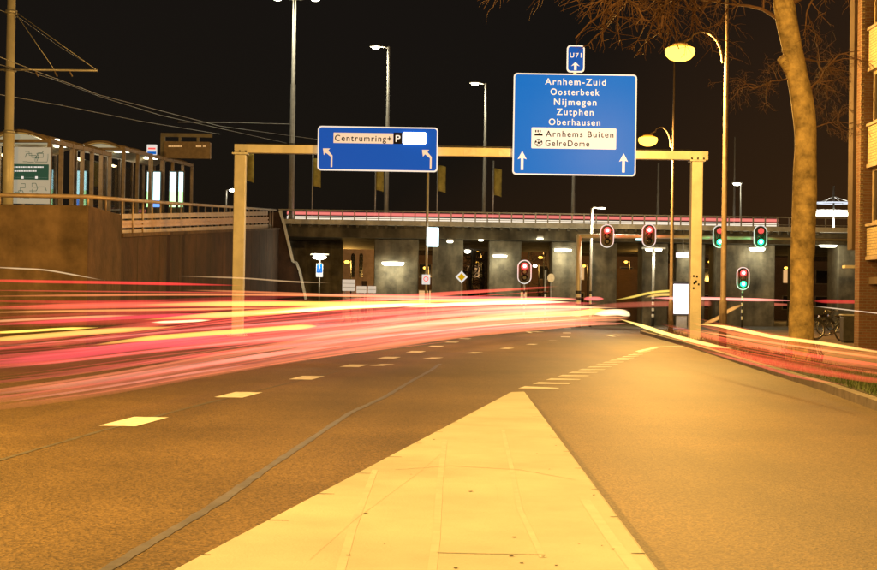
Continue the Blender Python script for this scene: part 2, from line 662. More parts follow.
strip('road_seam', [(98, 575), (170, 532), (215, 505), (265, 470), (310, 440), (350, 413), (385, 397), (410, 382), (430, 371), (440, 364)], .07, M['seal'], jag=.22)
strip('road_joint', [(-10, 463), (60, 443), (105, 430), (200, 405), (290, 383), (340, 371)], .05, M['joint'], jag=.4)
#strip('road_joint', [(600, 382), (640, 420), (720, 500), (790, 575)], .035, M['joint'], z=.0025, jag=.4)

# the wedge shaped traffic island the camera stands on
IZ = .10
L0, L1 = G(170, 570, IZ), G(510, 392, IZ)
R0, R1 = G(660, 570, IZ), G(525, 391.5, IZ)
Lb = L0 + (L0 - L1) * 1.1
Rb = R0 + (R0 - R1) * 1.1
mb = MB()
mb.prism([Lb, Rb, R0, R1, L1, L0], -.03, IZ)
island = structure(mb.build('traffic_island', M['island'], bevel=.02))
mb = MB()
for (A, B, sgn) in ((L0, L1, 1), (R0, R1, -1)):
    d = B - A
    k = int(d.length / 1.0)
    for i in range(-1, k):
        c = A + d * ((i + .35) / k)
        w = random.uniform(.05, .13)
        mb.add([(c.x + sgn * .012, c.y - .008, IZ + .002), (c.x + sgn * w, c.y - .005, IZ + .002), (c.x + sgn * w, c.y + .005, IZ + .002), (c.x + sgn * .012, c.y + .010, IZ + .002)], [(0, 1, 2, 3)])
for k in range(26):                                        # grit and crumbs
    px, py = random.uniform(300, 620), random.uniform(420, 570)
    if (px - 517) < -(py - 392) * 1.75 or (px - 525) > (py - 392) * .68:
        continue
    p = G(px, py, IZ)
    r = random.uniform(.004, .013)
    mb.add([(p.x + r * math.cos(a) * random.uniform(.7, 1.4), p.y + r * 1.3 * math.sin(a), IZ + .002 + .003 * (a == 0)) for a in (0, 1.2, 2.5, 3.7, 5)], [(0, 1, 2, 3, 4)])
structure(mb.build('island_crack', M['crack'], fix=False))
for pix, w in (([(428, 600), (436, 540), (440, 480), (445, 440)], .02), ([(543, 558), (520, 510), (512, 470), (503, 430)], .016),
               ([(340, 572), (352, 530), (375, 470)], .02), ([(585, 500), (612, 540), (640, 575)], .03)):
    q = MB()
    pts = [G(*p, IZ) for p in pix]
    vs = []
    for p in pts:
        vs += [(p.x - w, p.y, IZ + .0015), (p.x + w, p.y, IZ + .0015)]
    q.add(vs, [(2 * i, 2 * i + 1, 2 * i + 3, 2 * i + 2) for i in range(len(pts) - 1)])
    structure(q.build('island_scuff', M['island_mark']))
for pix, w in (([(437, 553), (480, 554), (545, 555)], .006), ([(395, 470), (450, 466), (520, 470), (575, 480)], .005),
               ([(310, 560), (355, 520), (420, 472), (440, 455)], .006), ([(494, 484), (498, 492), (497, 500)], .004)):
    q = MB()
    pts = [G(*p, IZ) for p in pix]
    vs = []
    for p in pts:
        vs += [(p.x, p.y - w, IZ + .0022), (p.x, p.y + w, IZ + .0022)]
    q.add(vs, [(2 * i, 2 * i + 1, 2 * i + 3, 2 * i + 2) for i in range(len(pts) - 1)])
    structure(q.build('island_crack', M['island_dirt']))

# right hand kerb, verge and pavement
kp = [Vector((5.0, -12, 0)), Vector((5.1, 6, 0)), G(877, 411), G(820, 390), G(751, 368), G(715, 356), G(685, 346.5), G(655, 338), G(640, 333.5)]
kp += [kp[-1] + Vector((1.2, 5.0, 0)), kp[-1] + Vector((3.4, 7.5, 0)), Vector((20, kp[-1].y + 9, 0)), Vector((70, kp[-1].y + 9, 0))]


def offset(pts, d):
    out = []
    for i, p in enumerate(pts):
        t = (pts[min(i + 1, len(pts) - 1)] - pts[max(i - 1, 0)]).normalized()
        out.append(p + Vector((t.y, -t.x, 0)) * d)
    return out


def ribbon(name, a, b, z0, z1, m, **k):
    q = MB()
    n = len(a)
    vs = [(p.x, p.y, z) for z in (z0, z1) for pr in zip(a, b) for p in pr]
    fs = []
    for i in range(n - 1):
        o = 2 * n
        fs += [(o + 2 * i, o + 2 * i + 1, o + 2 * i + 3, o + 2 * i + 2), (2 * i, 2 * i + 2, o + 2 * i + 2, o + 2 * i), (2 * i + 1, o + 2 * i + 1, o + 2 * i + 3, 2 * i + 3)]
    q.add(vs, fs)
    return structure(q.build(name, m, **k))


ribbon('kerb', kp, offset(kp, .16), -.03, .12, M['kerb'])
inner = offset(kp, .163)
mb = MB()
poly = inner + [Vector((70, -12, 0))]
mb.prism(poly, -.03, .112)
structure(mb.build('pavement', M['pave'], fix=True))
va, vb = offset(kp, .18)[1:9], offset(kp, 1.35)[1:9]
ribbon('verge', va, vb, .05, .122, M['verge'])
mb = MB()
for k in range(9000):
    i = random.choice([0, 1, 1, 1, 2, 2, 3, 3, 4, 4, 5, 6])
    t, s = random.random(), random.random() ** .8
    p = va[i].lerp(va[i + 1], t).lerp(vb[i].lerp(vb[i + 1], t), s)
    if noise.noise(Vector((p.x * .9, p.y * .5, 3))) < -.18:
        continue
    h = random.uniform(.04, .13)
    a = random.uniform(0, 6.28)
    dx, dy = .008 * math.cos(a), .008 * math.sin(a)
    mb.add([(p.x - dx, p.y - dy, .12), (p.x + dx, p.y + dy, .12), (p.x + random.uniform(-.05, .05), p.y + random.uniform(-.05, .05), .12 + h)], [(0, 1, 2)])
g = mb.build('verge_grass', M['grass'], fix=False)
g['kind'] = 'stuff'
tag(g, 'short rough grass in the strip along the right kerb', 'grass')

# ------------------------------------------------------------------ left retaining walls, ramp and stop platform
YB = 33.0
xL = W(88, 240, YB).x
ztopB = W(60, 205, YB).z
mb = MB()
mb.box(-40, xL, YB, YB + 3.5, -.03, ztopB)
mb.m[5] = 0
mb.m[1] = 1                                               # return face painted darker for the shade it lies in
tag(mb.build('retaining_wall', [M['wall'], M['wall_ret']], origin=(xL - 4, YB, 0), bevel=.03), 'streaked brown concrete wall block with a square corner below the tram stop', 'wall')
# side wall running back to the viaduct
wy = [36.5, 44, 52, 60, 70, 84.4]
wx = [xL - .02, -8.75, -8.95, -9.2, -9.5, -9.85]
ztop = [W(438.5 + F * x / y, 0, y) and (W(438.5 + F * x / y, 237 - 7 * (438.5 + F * x / y - 122) / 143, y).z) for x, y in zip(wx, wy)]
mb = MB()
vs, fs = [], []
for x, y, z in zip(wx, wy, ztop):
    vs += [(x, y, -.03), (x, y, z), (x - .5, y, z), (x - .5, y, -.03)]
n = len(wx)
for i in range(n - 1):
    for k in range(4):
        fs.append((4 * i + k, 4 * i + (k + 1) % 4, 4 * i + 4 + (k + 1) % 4, 4 * i + 4 + k))
fs += [(0, 3, 2, 1), (4 * n - 4, 4 * n - 3, 4 * n - 2, 4 * n - 1)]
mb.add(vs, fs)
rw = thing('ramp_wall', (xL, 36.5, 0), 'long dark stained concrete wall rising along the ramp', 'wall')
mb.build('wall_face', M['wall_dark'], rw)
MB().sweep([Vector((x - .24, y, z + .05)) for x, y, z in zip(wx, wy, ztop)], .62, [.1] * n).build('coping', M['wall_ret'], rw)
for k in range(12):
    y = 39 + k * 3.8
    for i in range(n - 1):
        if wy[i] <= y <= wy[i + 1]:
            q = (y - wy[i]) / (wy[i + 1] - wy[i])
            x, z = wx[i] + (wx[i + 1] - wx[i]) * q, ztop[i] + (ztop[i + 1] - ztop[i]) * q
            MB().box(x - .02, x + .006, y - .02, y + .02, 0, z - .05).build('joint_strip', M['crack'], rw)
# wing wall with its raking edge
YW = 84.5
P2 = lambda px, py, Y=YW: (W(px, py, Y).x, W(px, py, Y).z)
poly = [P2(258, 216), P2(280, 211), P2(284, 224), P2(293, 262), P2(296.5, 263), P2(300, 272), P2(306, 300), (P2(309, 322)[0], -.03), (P2(258, 322)[0], -.03)]
ww = thing('wing_wall', (P2(285, 300)[0], YW, 0), 'dark brown wing wall with raking edge where the viaduct starts', 'wall')
mb = MB().slab(poly, YW, YW + 1.0)
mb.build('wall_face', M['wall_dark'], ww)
mb = MB()
e = [P2(280, 211), P2(284, 224), P2(293, 262), P2(296.5, 263), P2(300, 272), P2(306, 300)]
for p, q in zip(e[:-1], e[1:]):
    mb.bar((p[0], YW - .05, p[1] + .03), (q[0], YW - .05, q[1] + .03), .16, .14)
mb.build('edge_trim', M['fascia'], ww)
# earth body of the ramp and platform surface
pz = [ztopB - .25, 3.45, 4.05, 4.6, 5.3, 6.2]
mb = MB()
vs, fs = [], []
yy = [33.6, 44, 52, 60, 70, 95]
for x, y, z in zip([xL - .4] + wx[1:], yy, pz):
    z = min(z, 99)
    vs += [(x - .52, y, z), (-60, y, z), (-60, y, -.05), (x - .52, y, -.05)]
for i in range(5):
    for k in range(4):
        fs.append((4 * i + k, 4 * i + (k + 1) % 4, 4 * i + 4 + (k + 1) % 4, 4 * i + 4 + k))
fs += [(0, 3, 2, 1), (20, 21, 22, 23)]
mb.add(vs, fs)
structure(mb.build('platform', M['kerb']))


def platz(y):
    for i in range(5):
        if yy[i] <= y <= yy[i + 1]:
            return pz[i] + (pz[i + 1] - pz[i]) * (y - yy[i]) / (yy[i + 1] - yy[i])
    return pz[0]


# handrail along wall and ramp
hp = [W(-60, 193.5, 33.2), W(0, 195, 33.2), W(88, 196.8, 33.2), W(122, 199.5, 36.6)]
hp += [W(438.5 + F * (x - .15) / y, 199.5 + 10.5 * (438.5 + F * x / y - 122) / 158, y) for x, y in zip(wx[1:], wy[1:])]
hr = thing('handrail', hp[3], 'brown tubular handrail running along the wall top and up the ramp', 'handrail')
MB().tube(hp, .055, 8).build('rail', M['rail'], hr)
for i in range(len(hp) - 1):
    a, b = hp[i], hp[i + 1]
    k = max(1, int((b - a).length / 1.7))
    for j in range(k):
        p = a.lerp(b, j / k)
        base = ztopB if p.y < 36 else platz(p.y) - .35
        MB().tube([(p.x, p.y, min(base, p.z - .1)), (p.x, p.y, p.z)], .028, 6).build('post', M['rail'], hr)
# guard rail with two beams
gr = thing('guard_rail', (wx[0], wy[0], ztop[0]), 'two pale steel guard beams on posts above the ramp wall', 'guard rail')


def grpt(x, y, frac):
    px = 438.5 + F * x / y
    k = (px - 122) / 143
    return W(px, (213.5 + 23.5 * frac) - (2.5 + 4.5 * frac) * k, y)


yg = wy[:-1] + [79.0]
xg = [x - .12 for x in wx[:-1]] + [wx[-2] + (wx[-1] - wx[-2]) * (79 - wy[-2]) / (wy[-1] - wy[-2]) - .12]
for f0, f1, nm in ((.30, .62, 'guard_beam'), (.70, 1.0 - .06, 'lower_beam'), (.02, .22, 'upper_beam')):
    tp = [grpt(x, y, f0) for x, y in zip(xg, yg)]
    bt = [grpt(x, y, f1) for x, y in zip(xg, yg)]
    mid = [(p + q) / 2 for p, q in zip(tp, bt)]
    hh = [abs(p.z - q.z) for p, q in zip(tp, bt)]
    bo = MB().sweep(mid, .06, hh).build(nm, M['guard'] if nm == 'guard_beam' else M['rail'], gr)
    if nm == 'guard_beam':
        for sg in (-.28, .28):
            MB().sweep([p + Vector((.055, 0, sg * h)) for p, h in zip(mid, hh)], .05, [h * .3 for h in hh]).build('corrugation', M['guard'], bo)
for k in range(21):
    y = 37 + k * 2.0
    for i in range(n - 1):
        if wy[i] <= y < wy[i + 1]:
            q = (y - wy[i]) / (wy[i + 1] - wy[i])
            x = wx[i] + (wx[i + 1] - wx[i]) * q - .2
            MB().bar(grpt(x, y, 0), grpt(x, y, 1.05), .1, .08).build('post', M['darksteel'], gr)


# tram stop shelters
def shelter(px0, pxc, px1, pyk, pye, Y0, Y1, pxe, pyee, label, first):
    a = W(px0, pye, Y0)
    b = W(px1, pye, Y0)
    c = W(pxc, pyk, Y0)
    fl = platz(Y0)
    far = W(pxe, pyee, Y1)
    d = far - b
    nseg = 6
    o = thing('tram_shelter', (c.x, Y0, fl), label, 'shelter', 'tram stop shelters')
    # arched roof skin
    arc = []
    for k in range(13):
        t = k / 12
        arc.append(Vector((a.x + (b.x - a.x) * t, Y0, a.z + (c.z - a.z) * math.sin(math.pi * t) ** .9)))
    mb = MB()
    m_ = len(arc)
    vs = [p + d * 0 for p in arc] + [p + d for p in arc] + [p + Vector((0, 0, -.05)) for p in arc] + [p + d + Vector((0, 0, -.05)) for p in arc]
    fs = []
    for k in range(m_ - 1):
        fs += [(k, k + 1, m_ + k + 1, m_ + k), (2 * m_ + k, 3 * m_ + k, 3 * m_ + k + 1, 2 * m_ + k + 1), (k, 2 * m_ + k, 2 * m_ + k + 1, k + 1), (m_ + k, m_ + k + 1, 3 * m_ + k + 1, 3 * m_ + k)]
    mb.add(vs, fs)
    mb.build('roof', M['roofskin'], o)
    for s in range(nseg + 1):
        MB().tube([p + d * (s / nseg) + Vector((0, -.02 if s == 0 else 0, .03)) for p in arc], .05 if s in (0, nseg) else .03, 6).build('roof_rib', M['brownsteel'], o)
    mb = MB().slab([(p.x, p.z - .06) for p in arc], Y0 + .12, Y0 + .14)
    mb.build('ceiling_glow_panel', M['ceil_glow'], o)  # end panel added to glow like the lit ceiling behind it
    mb = MB()
    mb.bar(a, a + d, .1, .14)
    mb.bar(b, b + d, .1, .14)
    mb.bar(a + Vector((0, -.03, 0)), b + Vector((0, -.03, 0)), .1, .1)
    mb.build('eaves_beam', M['brownsteel'], o)
    for s in range(nseg + 1):
        q = b + d * (s / nseg)
        MB().bar((q.x, q.y, platz(q.y) - .1), (q.x, q.y, q.z + .08), .12, .12).build('post', M['brownsteel'], o)
        q = a + d * (s / nseg)
        MB().bar((q.x, q.y, platz(q.y) - .1), (q.x, q.y, q.z), .1, .1).build('post', M['brownsteel'], o)
    for s in range(nseg):
        p, q = a + d * ((s + .08) / nseg), a + d * ((s + .92) / nseg)
        z0 = platz(p.y) + .25
        mb = MB()
        mb.bar((p.x, p.y, (z0 + p.z - .3) / 2), (q.x, q.y, (z0 + q.z - .3) / 2), .012, p.z - .3 - z0)
        mb.build('glass_pane', M['clear'], o)
    mb = MB()
    p, q = a + d * .12, a + d * .8
    for k in range(3):
        mb.bar((p.x + .35 + .13 * k, p.y, platz(p.y) + .48), (q.x + .35 + .13 * k, q.y, platz(q.y) + .48), .1, .04)
    for s in (.2, .5, .75):
        r = a + d * s
        mb.bar((r.x + .48, r.y, platz(r.y)), (r.x + .48, r.y, platz(r.y) + .46), .06, .3)
    mb.build('bench', M['brownsteel'], o)
    for q in (.3, .7):
        m0 = c + d * q
        fx = MB().box(m0.x - .5, m0.x + .5, m0.y - .08, m0.y + .08, m0.z - .16, m0.z - .08).build('ceiling_lamp', M['tube'], o)
        lamp('shelter_light', (m0.x, m0.y, m0.z - .35), 26, (1, .78, .42), .2, parent=o)
    if first:
        # timetable board closing the near end
        y = Y0 - .03
        s = Y0 / F
        mb = MB()
        t0, t1 = W(13, 147, y), W(50, 204, y)
        mb.box(t0.x, t1.x, y - .05, y, t1.z, t0.z)
        bd = mb.build('timetable_board', M['mapface'], o)
        mb = MB()
        g0, g1 = W(14, 164, y), W(49, 180, y)
        mb.box(g0.x, g1.x, y - .06, y - .05, g1.z, g0.z)
        mb.build('green_band', M['mapgreen'], bd)
        mb = MB()
        random.seed(3)
        for (u0, v0, u1, w) in ((15, 166.5, 44, 1.3), (15, 170.5, 37, 1.3), (15, 177.4, 48, .5)):
            x = u0
            while x < u1:
                l = random.uniform(.8, 2.6) if w > 1 else 40
                e = W(x, v0, y)
                f = W(min(x + l, u1), v0 + w, y)
                mb.box(e.x, f.x, y - .066, y - .06, f.z, e.z)
                x += l + .5
        for u in (23, 37):
            e, f = W(u - 1.2, 176.4, y), W(u + 1.2, 178.8, y)
            mb.box(e.x, f.x, y - .07, y - .06, f.z, e.z)
        mb.build('lettering', M['signwhite'], bd)
        mb = MB()
        yq = y - .056
        for lo_, hi_ in ((151, 162), (183, 198)):      # printed line plan
            for k in range(7):
                u, v = random.uniform(17, 44), random.uniform(lo_, hi_)
                for q in range(4):
                    u2, v2 = (u + random.choice([-5, 4, 7]), v) if q % 2 == 0 else (u + random.choice([-1.5, 0, 1.5]), v + random.choice([-4, 4]))
                    u2, v2 = min(max(u2, 15), 48), min(max(v2, lo_), hi_)
                    if abs(u2 - u) + abs(v2 - v) > .5:
                        mb.bar(W(u, v, yq), W(u2, v2, yq), .008, .014)
                    u, v = u2, v2
        mb.build('line_plan', M['mapgreen'], bd)
    return o


shelter(-14, 22, 50, 131.5, 141, 42.0, 49.5, 110, 154.5, 'glazed tram shelter with arched roof and large timetable board on its end', True)
sh2 = shelter(76, 101, 124, 142, 149, 52.0, 66.0, 192, 165.5, 'arched tram shelter farther along the platform with glowing advert panels', False)
# glowing adverts standing inside the farther shelter
for px0, px1, mats_, lab in ((147.5, 151.5, ('adcyan', 'adgreen'), 'narrow glowing advert panel at the left inside the farther shelter'),
                             (153.5, 159.5, ('adcyan', 'adblue'), 'bright cyan advert panel second from left inside the farther shelter'),
                             (170, 175.5, ('adcyan', 'adgreen'), 'bright cyan and green advert panel third from left in the farther shelter'),
                             (179, 182.5, ('adcyan', 'adgreen'), 'slim glowing advert panel nearest the far end of the shelter')):
    Y = 58.5
    e, f = W(px0, 172, Y), W(px1, 207, Y)
    o = thing('advert_panel', ((e.x + f.x) / 2, Y, platz(Y)), lab, 'advert panel', 'glowing advert panels in the shelter')
    MB().box(e.x - .05, f.x + .05, Y + .02, Y + .14, platz(Y), e.z + .06).build('case', M['darksteel'], o)
    zm = f.z + (e.z - f.z) * (.45 if mats_[1] == 'adgreen' else .2)
    MB().box(e.x, f.x, Y - .01, Y + .018, zm, e.z).build('lit_face', M[mats_[0]], o)
    MB().box(e.x, f.x, Y - .01, Y + .018, f.z, zm - .002).build('lower_face', M[mats_[1]], o)
# departure display on its portal
Y = 60.0
o = thing('departure_display', W(163, 205, Y), 'dark departure display hung from a grey portal beyond the shelters', 'display')
e, f = W(161, 133, Y), W(164, 205, Y)
mb = MB()
mb.box(e.x, f.x, Y - .08, Y + .08, platz(Y), e.z)
f2 = W(212, 136.5, Y)
mb.box(e.x, f2.x, Y - .079, Y + .079, W(180, 137, Y).z, e.z - .002)
for u in (180, 198):
    q = W(u, 137, Y)
    mb.box(q.x - .05, q.x + .05, Y - .05, Y + .05, q.z - .25, q.z)
mb.build('portal_frame', M['flaggrey'], o)
e, f = W(164.5, 141.5, Y), W(210.5, 159, Y)
MB().slab(rrect(e.x, f.x, f.z, e.z, .05), Y - .15, Y + .15).build('display_case', M['brownsteel'], o)
mb = MB()
random.seed(5)
for (u0, u1) in ((168.5, 182), (196, 201), (203, 204.5)):
    x = u0
    while x < u1:
        l = random.uniform(.7, 1.6)
        a, b = W(x, 145.6, Y - .16), W(x + l, 146.8, Y - .16)
        mb.box(a.x, b.x, Y - .165, Y - .15, b.z, a.z)
        x += l + .4
mb.build('display_text', M['amber'], o)
# small stop flag
Y = 57.0
e, f = W(147, 144.5, Y), W(157, 155, Y)
o = thing('stop_sign', ((e.x + f.x) / 2, Y, platz(Y)), 'small white square stop sign above the farther shelter roof', 'sign')
MB().tube([((e.x + f.x) / 2, Y + .05, platz(Y)), ((e.x + f.x) / 2, Y + .05, e.z)], .04, 8).build('pole', M['greysteel'], o)
pl = MB().slab(rrect(e.x, f.x, f.z, e.z, .03), Y - .03, Y).build('sign_plate', M['signwhite'], o)
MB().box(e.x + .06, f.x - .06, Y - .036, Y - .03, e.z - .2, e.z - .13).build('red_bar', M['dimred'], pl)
MB().box(e.x + .03, f.x - .03, Y - .036, Y - .03, f.z + .03, f.z + .14).build('blue_bar', M['blue'], pl)

# overhead line mast and wires on the far left
Y = 41.2
b = W(7.5, 205, Y)
o = thing('overhead_mast', (b.x, Y, platz(Y)), 'pale round mast with stayed bracket arm at the left edge', 'mast')
top = W(8, -30, Y).z
MB().tube([(b.x, Y, platz(Y)), (b.x, Y, W(5, 133, Y).z), (b.x, Y, W(5, 132.5, Y).z), (b.x, Y, top)], [.165, .165, .135, .12], 14).build('pole', M['gantry'], o)
for v in (12, 70, 132):
    z = W(8, v, Y).z
    MB().lathe((b.x, Y, z), [(.15, -.05), (.18, -.05), (.18, .05), (.15, .05)], 14).build('collar', M['steel'], o)
z = W(8, 70, Y).z
tip = W(98, 71.0, Y)
MB().tube([(b.x - 3, Y - .1, z), (b.x, Y - .1, z), (tip.x, Y - .1, tip.z)], .035, 8).build('arm', M['steel'], o)
MB().tube([(b.x + .15, Y - .1, W(13, 12, Y).z), (tip.x, Y - .1, tip.z)], .012, 5).build('stay', M['steel'], o)
MB().tube([(b.x + .15, Y - .1, W(13, 13, Y).z), (W(55, 70, Y).x, Y - .1, W(55, 70, Y).z)], .012, 5).build('stay', M['steel'], o)
for u in (36, 55, 70):
    q = W(u, 71, Y)
    MB().tube([(q.x, Y - .1, q.z), (q.x + .1, Y - .1, q.z - .18)], .022, 6).build('insulator', M['brownsteel'], o)


def wire(pix, lab, r=.012):
    pts = [W(*p) for p in pix]
    fine = []
    for i in range(len(pts) - 1):
        for k in range(6):
            fine.append(pts[i].lerp(pts[i + 1], k / 6))
    fine.append(pts[-1])
    q = MB().tube(fine, r, 5).build('overhead_wire', M['steel'], origin=pts[0])
    tag(q, lab, 'wire', 'overhead wires above the tram stop')


wire([(-80, 33, 36), (0, 57, 39), (36, 71, 41.1), (100, 95, 50), (220, 126, 72), (330, 141, 95)], 'overhead wire clamped to the bracket arm nearest its mast')
wire([(-80, 45, 37), (30, 72, 41.5), (56, 80, 44), (100, 96.5, 51), (160, 115, 62), (300, 146, 95)], 'overhead wire crossing just below the bracket arm')
wire([(-60, 84, 40), (0, 94.5, 43), (60, 105, 50), (140, 121, 62), (220, 134, 80)], 'lowest overhead wire running above the shelter roofs')
wire([(178, 122, 80), (240, 122.5, 85), (291, 124, 90.8)], 'short level wire ending at the tall double lamp mast', .02)
wire([(0, 10, 40), (20, 18, 44), (60, 47, 52), (98, 70, 60)], 'steep thin wire slanting down behind the mast stays', .008)


# ------------------------------------------------------------------ viaduct
YV = 88.5
x0, x1 = W(281, 230, YV).x, 75
z_rail = W(438, 211.2, YV).z
z_dk = W(438, 221.2, YV).z
z_fb = W(438, 226, YV).z
z_gb = W(438, 242, YV).z
vi = thing('viaduct', (6, YV, 0), 'long concrete viaduct with pale edge beam crossing behind the junction', 'viaduct')
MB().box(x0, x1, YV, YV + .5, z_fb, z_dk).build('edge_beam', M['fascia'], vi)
mb = MB()
mb.box(x0, x1, YV + .52, YV + 22, z_fb + .05, z_dk - .25)
mb.box(x0, x1, YV + .9, YV + 21.5, z_gb + .25, z_fb + .048)
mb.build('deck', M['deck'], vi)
mb = MB()
mb.box(x0 - .2, x1, YV + .1, YV + .24, z_rail - .07, z_rail)
ra = mb.build('railing', M['greysteel'], vi)
MB().box(x0 - .2, x1, YV + .13, YV + .19, z_dk + .10, z_dk + .14).build('lower_rail', M['greysteel'], ra)


def repeats(mb, name, m, parent, step, count):            # one piece, then copies along the deck
    first = mb.build(name, m, parent)
    for k in range(1, count):
        c = first.copy()
        c.parent = parent
        c.location = first.location + Vector((step * k, 0, 0))
        COL.objects.link(c)


repeats(MB().box(x0 + .5, x0 + .64, YV + .12, YV + .498, z_fb - .16, z_fb - .002), 'edge_bracket', M['deck'], vi, .62, 56)
repeats(MB().box(x0, x0 + .075, YV + .13, YV + .21, z_dk, z_rail - .07), 'railing_post', M['greysteel'], vi, .78, 46)
piers = [(374, 418), (432, 463), (489, 521), (552, 577), (593, 617), (643, 668), (676, 705), (716, 775), (797, 812), (838, 875)]
for i, (u0, u1) in enumerate(piers):
    a, b = W(u0, 270, YV + 2), W(u1, 270, YV + 2)
    mb = MB()
    mb.box(a.x, b.x, YV + 2, YV + 4.5, -.03, z_gb + .25)
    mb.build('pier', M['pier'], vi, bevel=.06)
mb = MB()
a, b = W(300, 270, YV + 8), W(342, 270, YV + 8)
mb.box(a.x - 3, b.x, YV + 8, YV + 9, -.03, z_gb + .25)
mb.build('abutment', M['pier'], vi)
for u in (470, 530, 600, 700, 780):
    pass
# faint raised letters are not readable on the piers; leave them plain


def tunnel_lamp(u, v, Y, wpx, hpx, lab, power, drop=True, arm=None):
    c = W(u, v, Y)
    s = Y / F
    w = wpx * s
    o = thing('underpass_lamp', (c.x, Y, c.z), lab, 'lamp', 'white lamps under the viaduct')
    mb = MB()
    mb.slab([(c.x - w * .62, c.z + .02), (c.x + w * .62, c.z + .02), (c.x + w * .45, c.z + .16), (c.x - w * .45, c.z + .16)], Y - .22, Y + .22)
    mb.build('housing', M['greysteel'], o)
    mb = MB()
    h = hpx * s
    mb.lathe((c.x, Y, c.z), [(.02, -h * .62), (w * .42, -h * .58), (w * .5, -h * .3), (w * .5, .0), (w * .5, .018)], 20, sy=.3 / (w * .5))
    mb.build('diffuser', M['tube'], o)
    mb = MB()
    if drop:
        mb.tube([(c.x, Y, c.z + .15), (c.x, Y, z_gb + .3)], .04, 6)
    else:
        mb.tube([(c.x, Y, c.z + .08), (c.x, YV + 2.2, c.z + .08)], .05, 6)
    mb.build('bracket', M['greysteel'], o)
    lamp('underpass_lamp_light', (c.x, Y - .3, c.z - h - .25), power * .42, WHITE, .3, parent=o)
    return o


tunnel_lamp(393, 262.5, YV + 1.3, 22, 5, 'large bright lamp bar on the broad left pier beside the lit sign', 260, False)
tunnel_lamp(500, 255.5, YV + 1.3, 14, 3.5, 'lamp bar on the pier between the yellow diamond sign and the red signal', 170, False)
tunnel_lamp(563, 249.5, YV + 1.3, 17, 4, 'lamp bar on the pier left of the signal mast post', 200, False)
tunnel_lamp(690, 253, YV + 1.3, 12, 3.5, 'lamp bar half hidden behind the right gantry post', 160, False)
tunnel_lamp(757, 248.5, YV + 1.3, 16, 4, 'lamp bar under the green signal on the wide right pier', 240, False)
tunnel_lamp(828, 244.5, YV + 1.3, 18, 4.5, 'lamp bar between the tree trunk and the brick building', 240, False)
tunnel_lamp(450, 241.5, YV + .6, 6, 2, 'small lamp high under the deck above the diamond sign', 60)
tunnel_lamp(540, 238.5, YV + .6, 6, 2, 'small lamp high under the deck above the near red signal', 60)
tunnel_lamp(481, 240, YV + 1.2, 5, 1.6, 'small lamp high under the deck above the two dark trunks', 50)

# ------------------------------------------------------------------ tall lamp masts on the viaduct


def mast(u, vtop, Y, wpx, heads, lab, power):
    b = W(u, 212, Y)
    zt = W(u + 2, vtop, Y).z
    s = Y / F
    base = z_dk - .25
    o = thing('lamp_mast', (b.x, Y, base), lab, 'lamp mast', 'tall lamp masts on the viaduct')
    MB().tube([(b.x, Y, base), (b.x, Y, base + (zt - base) * .35), (b.x, Y, base + (zt - base) * .351), (b.x, Y, base + (zt - base) * .62), (b.x, Y, base + (zt - base) * .621), (b.x, Y, zt)],
              [wpx * s * .46, wpx * s * .45, wpx * s * .40, wpx * s * .37, wpx * s * .31, wpx * s * .25], 12).build('pole', M['greysteel'], o)
    for du in heads:
        tx = b.x + du * s
        sg = 1 if du > 0 else -1
        MB().tube([(b.x, Y, zt - .1), (tx - sg * .4, Y, zt)], .05, 6).build('arm', M['steel'], o)
        h = MB().lathe((tx, Y, zt), [(.2, .10), (.32, .05), (.34, 0), (.3, -.03)], 14, sx=1.3, sy=.6).build('lamp_head', M['greysteel'], o)
        MB().lathe((tx, Y, zt - .04), [(.24, .01), (.2, -.1), (.08, -.14)], 14, sx=1.2, sy=.6).build('lamp_glass', M['led'], h)
        lamp('mast_light', (tx, Y, zt - .6), power * .3, WHITE, .3, parent=o)


mast(291, -2.0, 91.0, 6.5, (21, -17), 'tallest lamp mast with two lamp arms left of the blue Centrumring sign', 2200)
mast(386, 46.5, 97.0, 5.0, (-13,), 'lamp mast with one lit arm rising behind the blue Centrumring sign', 1600)
mast(484, 83, 103.0, 4.4, (-11,), 'lamp mast between the two blue signs', 1200)
mast(573, 105, 106.0, 4.0, (-10,), 'lamp mast hidden behind the large blue sign with its foot showing below', 500)
mast(658, 163, 108.0, 3.6, (), 'bare thin mast just left of the right gantry post', 0)
mast(734, 137, 108.0, 2.4, (), 'thin bare mast right of the brown street lamp pole', 0)
mast(740.5, 183, 100.0, 2.2, (-4,), 'short lamp post on the viaduct above the right green signal', 100)


# flagpoles with hanging pennants
def flag(u, v0, v1, Y, lab, side=1):
    b = W(u, 212, Y)
    z1, z0 = W(u, v0, Y).z, W(u, v1, Y).z
    base = z_dk - .25 if Y > YV else 0
    o = thing('flagpole', (b.x, Y, base), lab, 'flagpole', 'flagpoles along the viaduct')
    MB().tube([(b.x, Y, base), (b.x, Y, z1 + .5)], .05, 8).build('pole', M['steel'], o)
    mb = MB()
    vs, fs = [], []
    w = .55 * side
    for i in range(7):
        for j in range(4):
            t, q = i / 6, j / 3
            vs.append((b.x + w * q, Y + .08 * math.sin(q * 5 + t * 3), z1 + (z0 - z1) * t - .12 * q * q))
    for i in range(6):
        for j in range(3):
            fs.append((i * 4 + j, i * 4 + j + 1, i * 4 + j + 5, i * 4 + j + 4))
    mb.add(vs, fs, 0, True)
    fo = mb.build('pennant', M['flag'], o)
    so = fo.modifiers.new('thickness', 'SOLIDIFY')
    so.thickness = .01


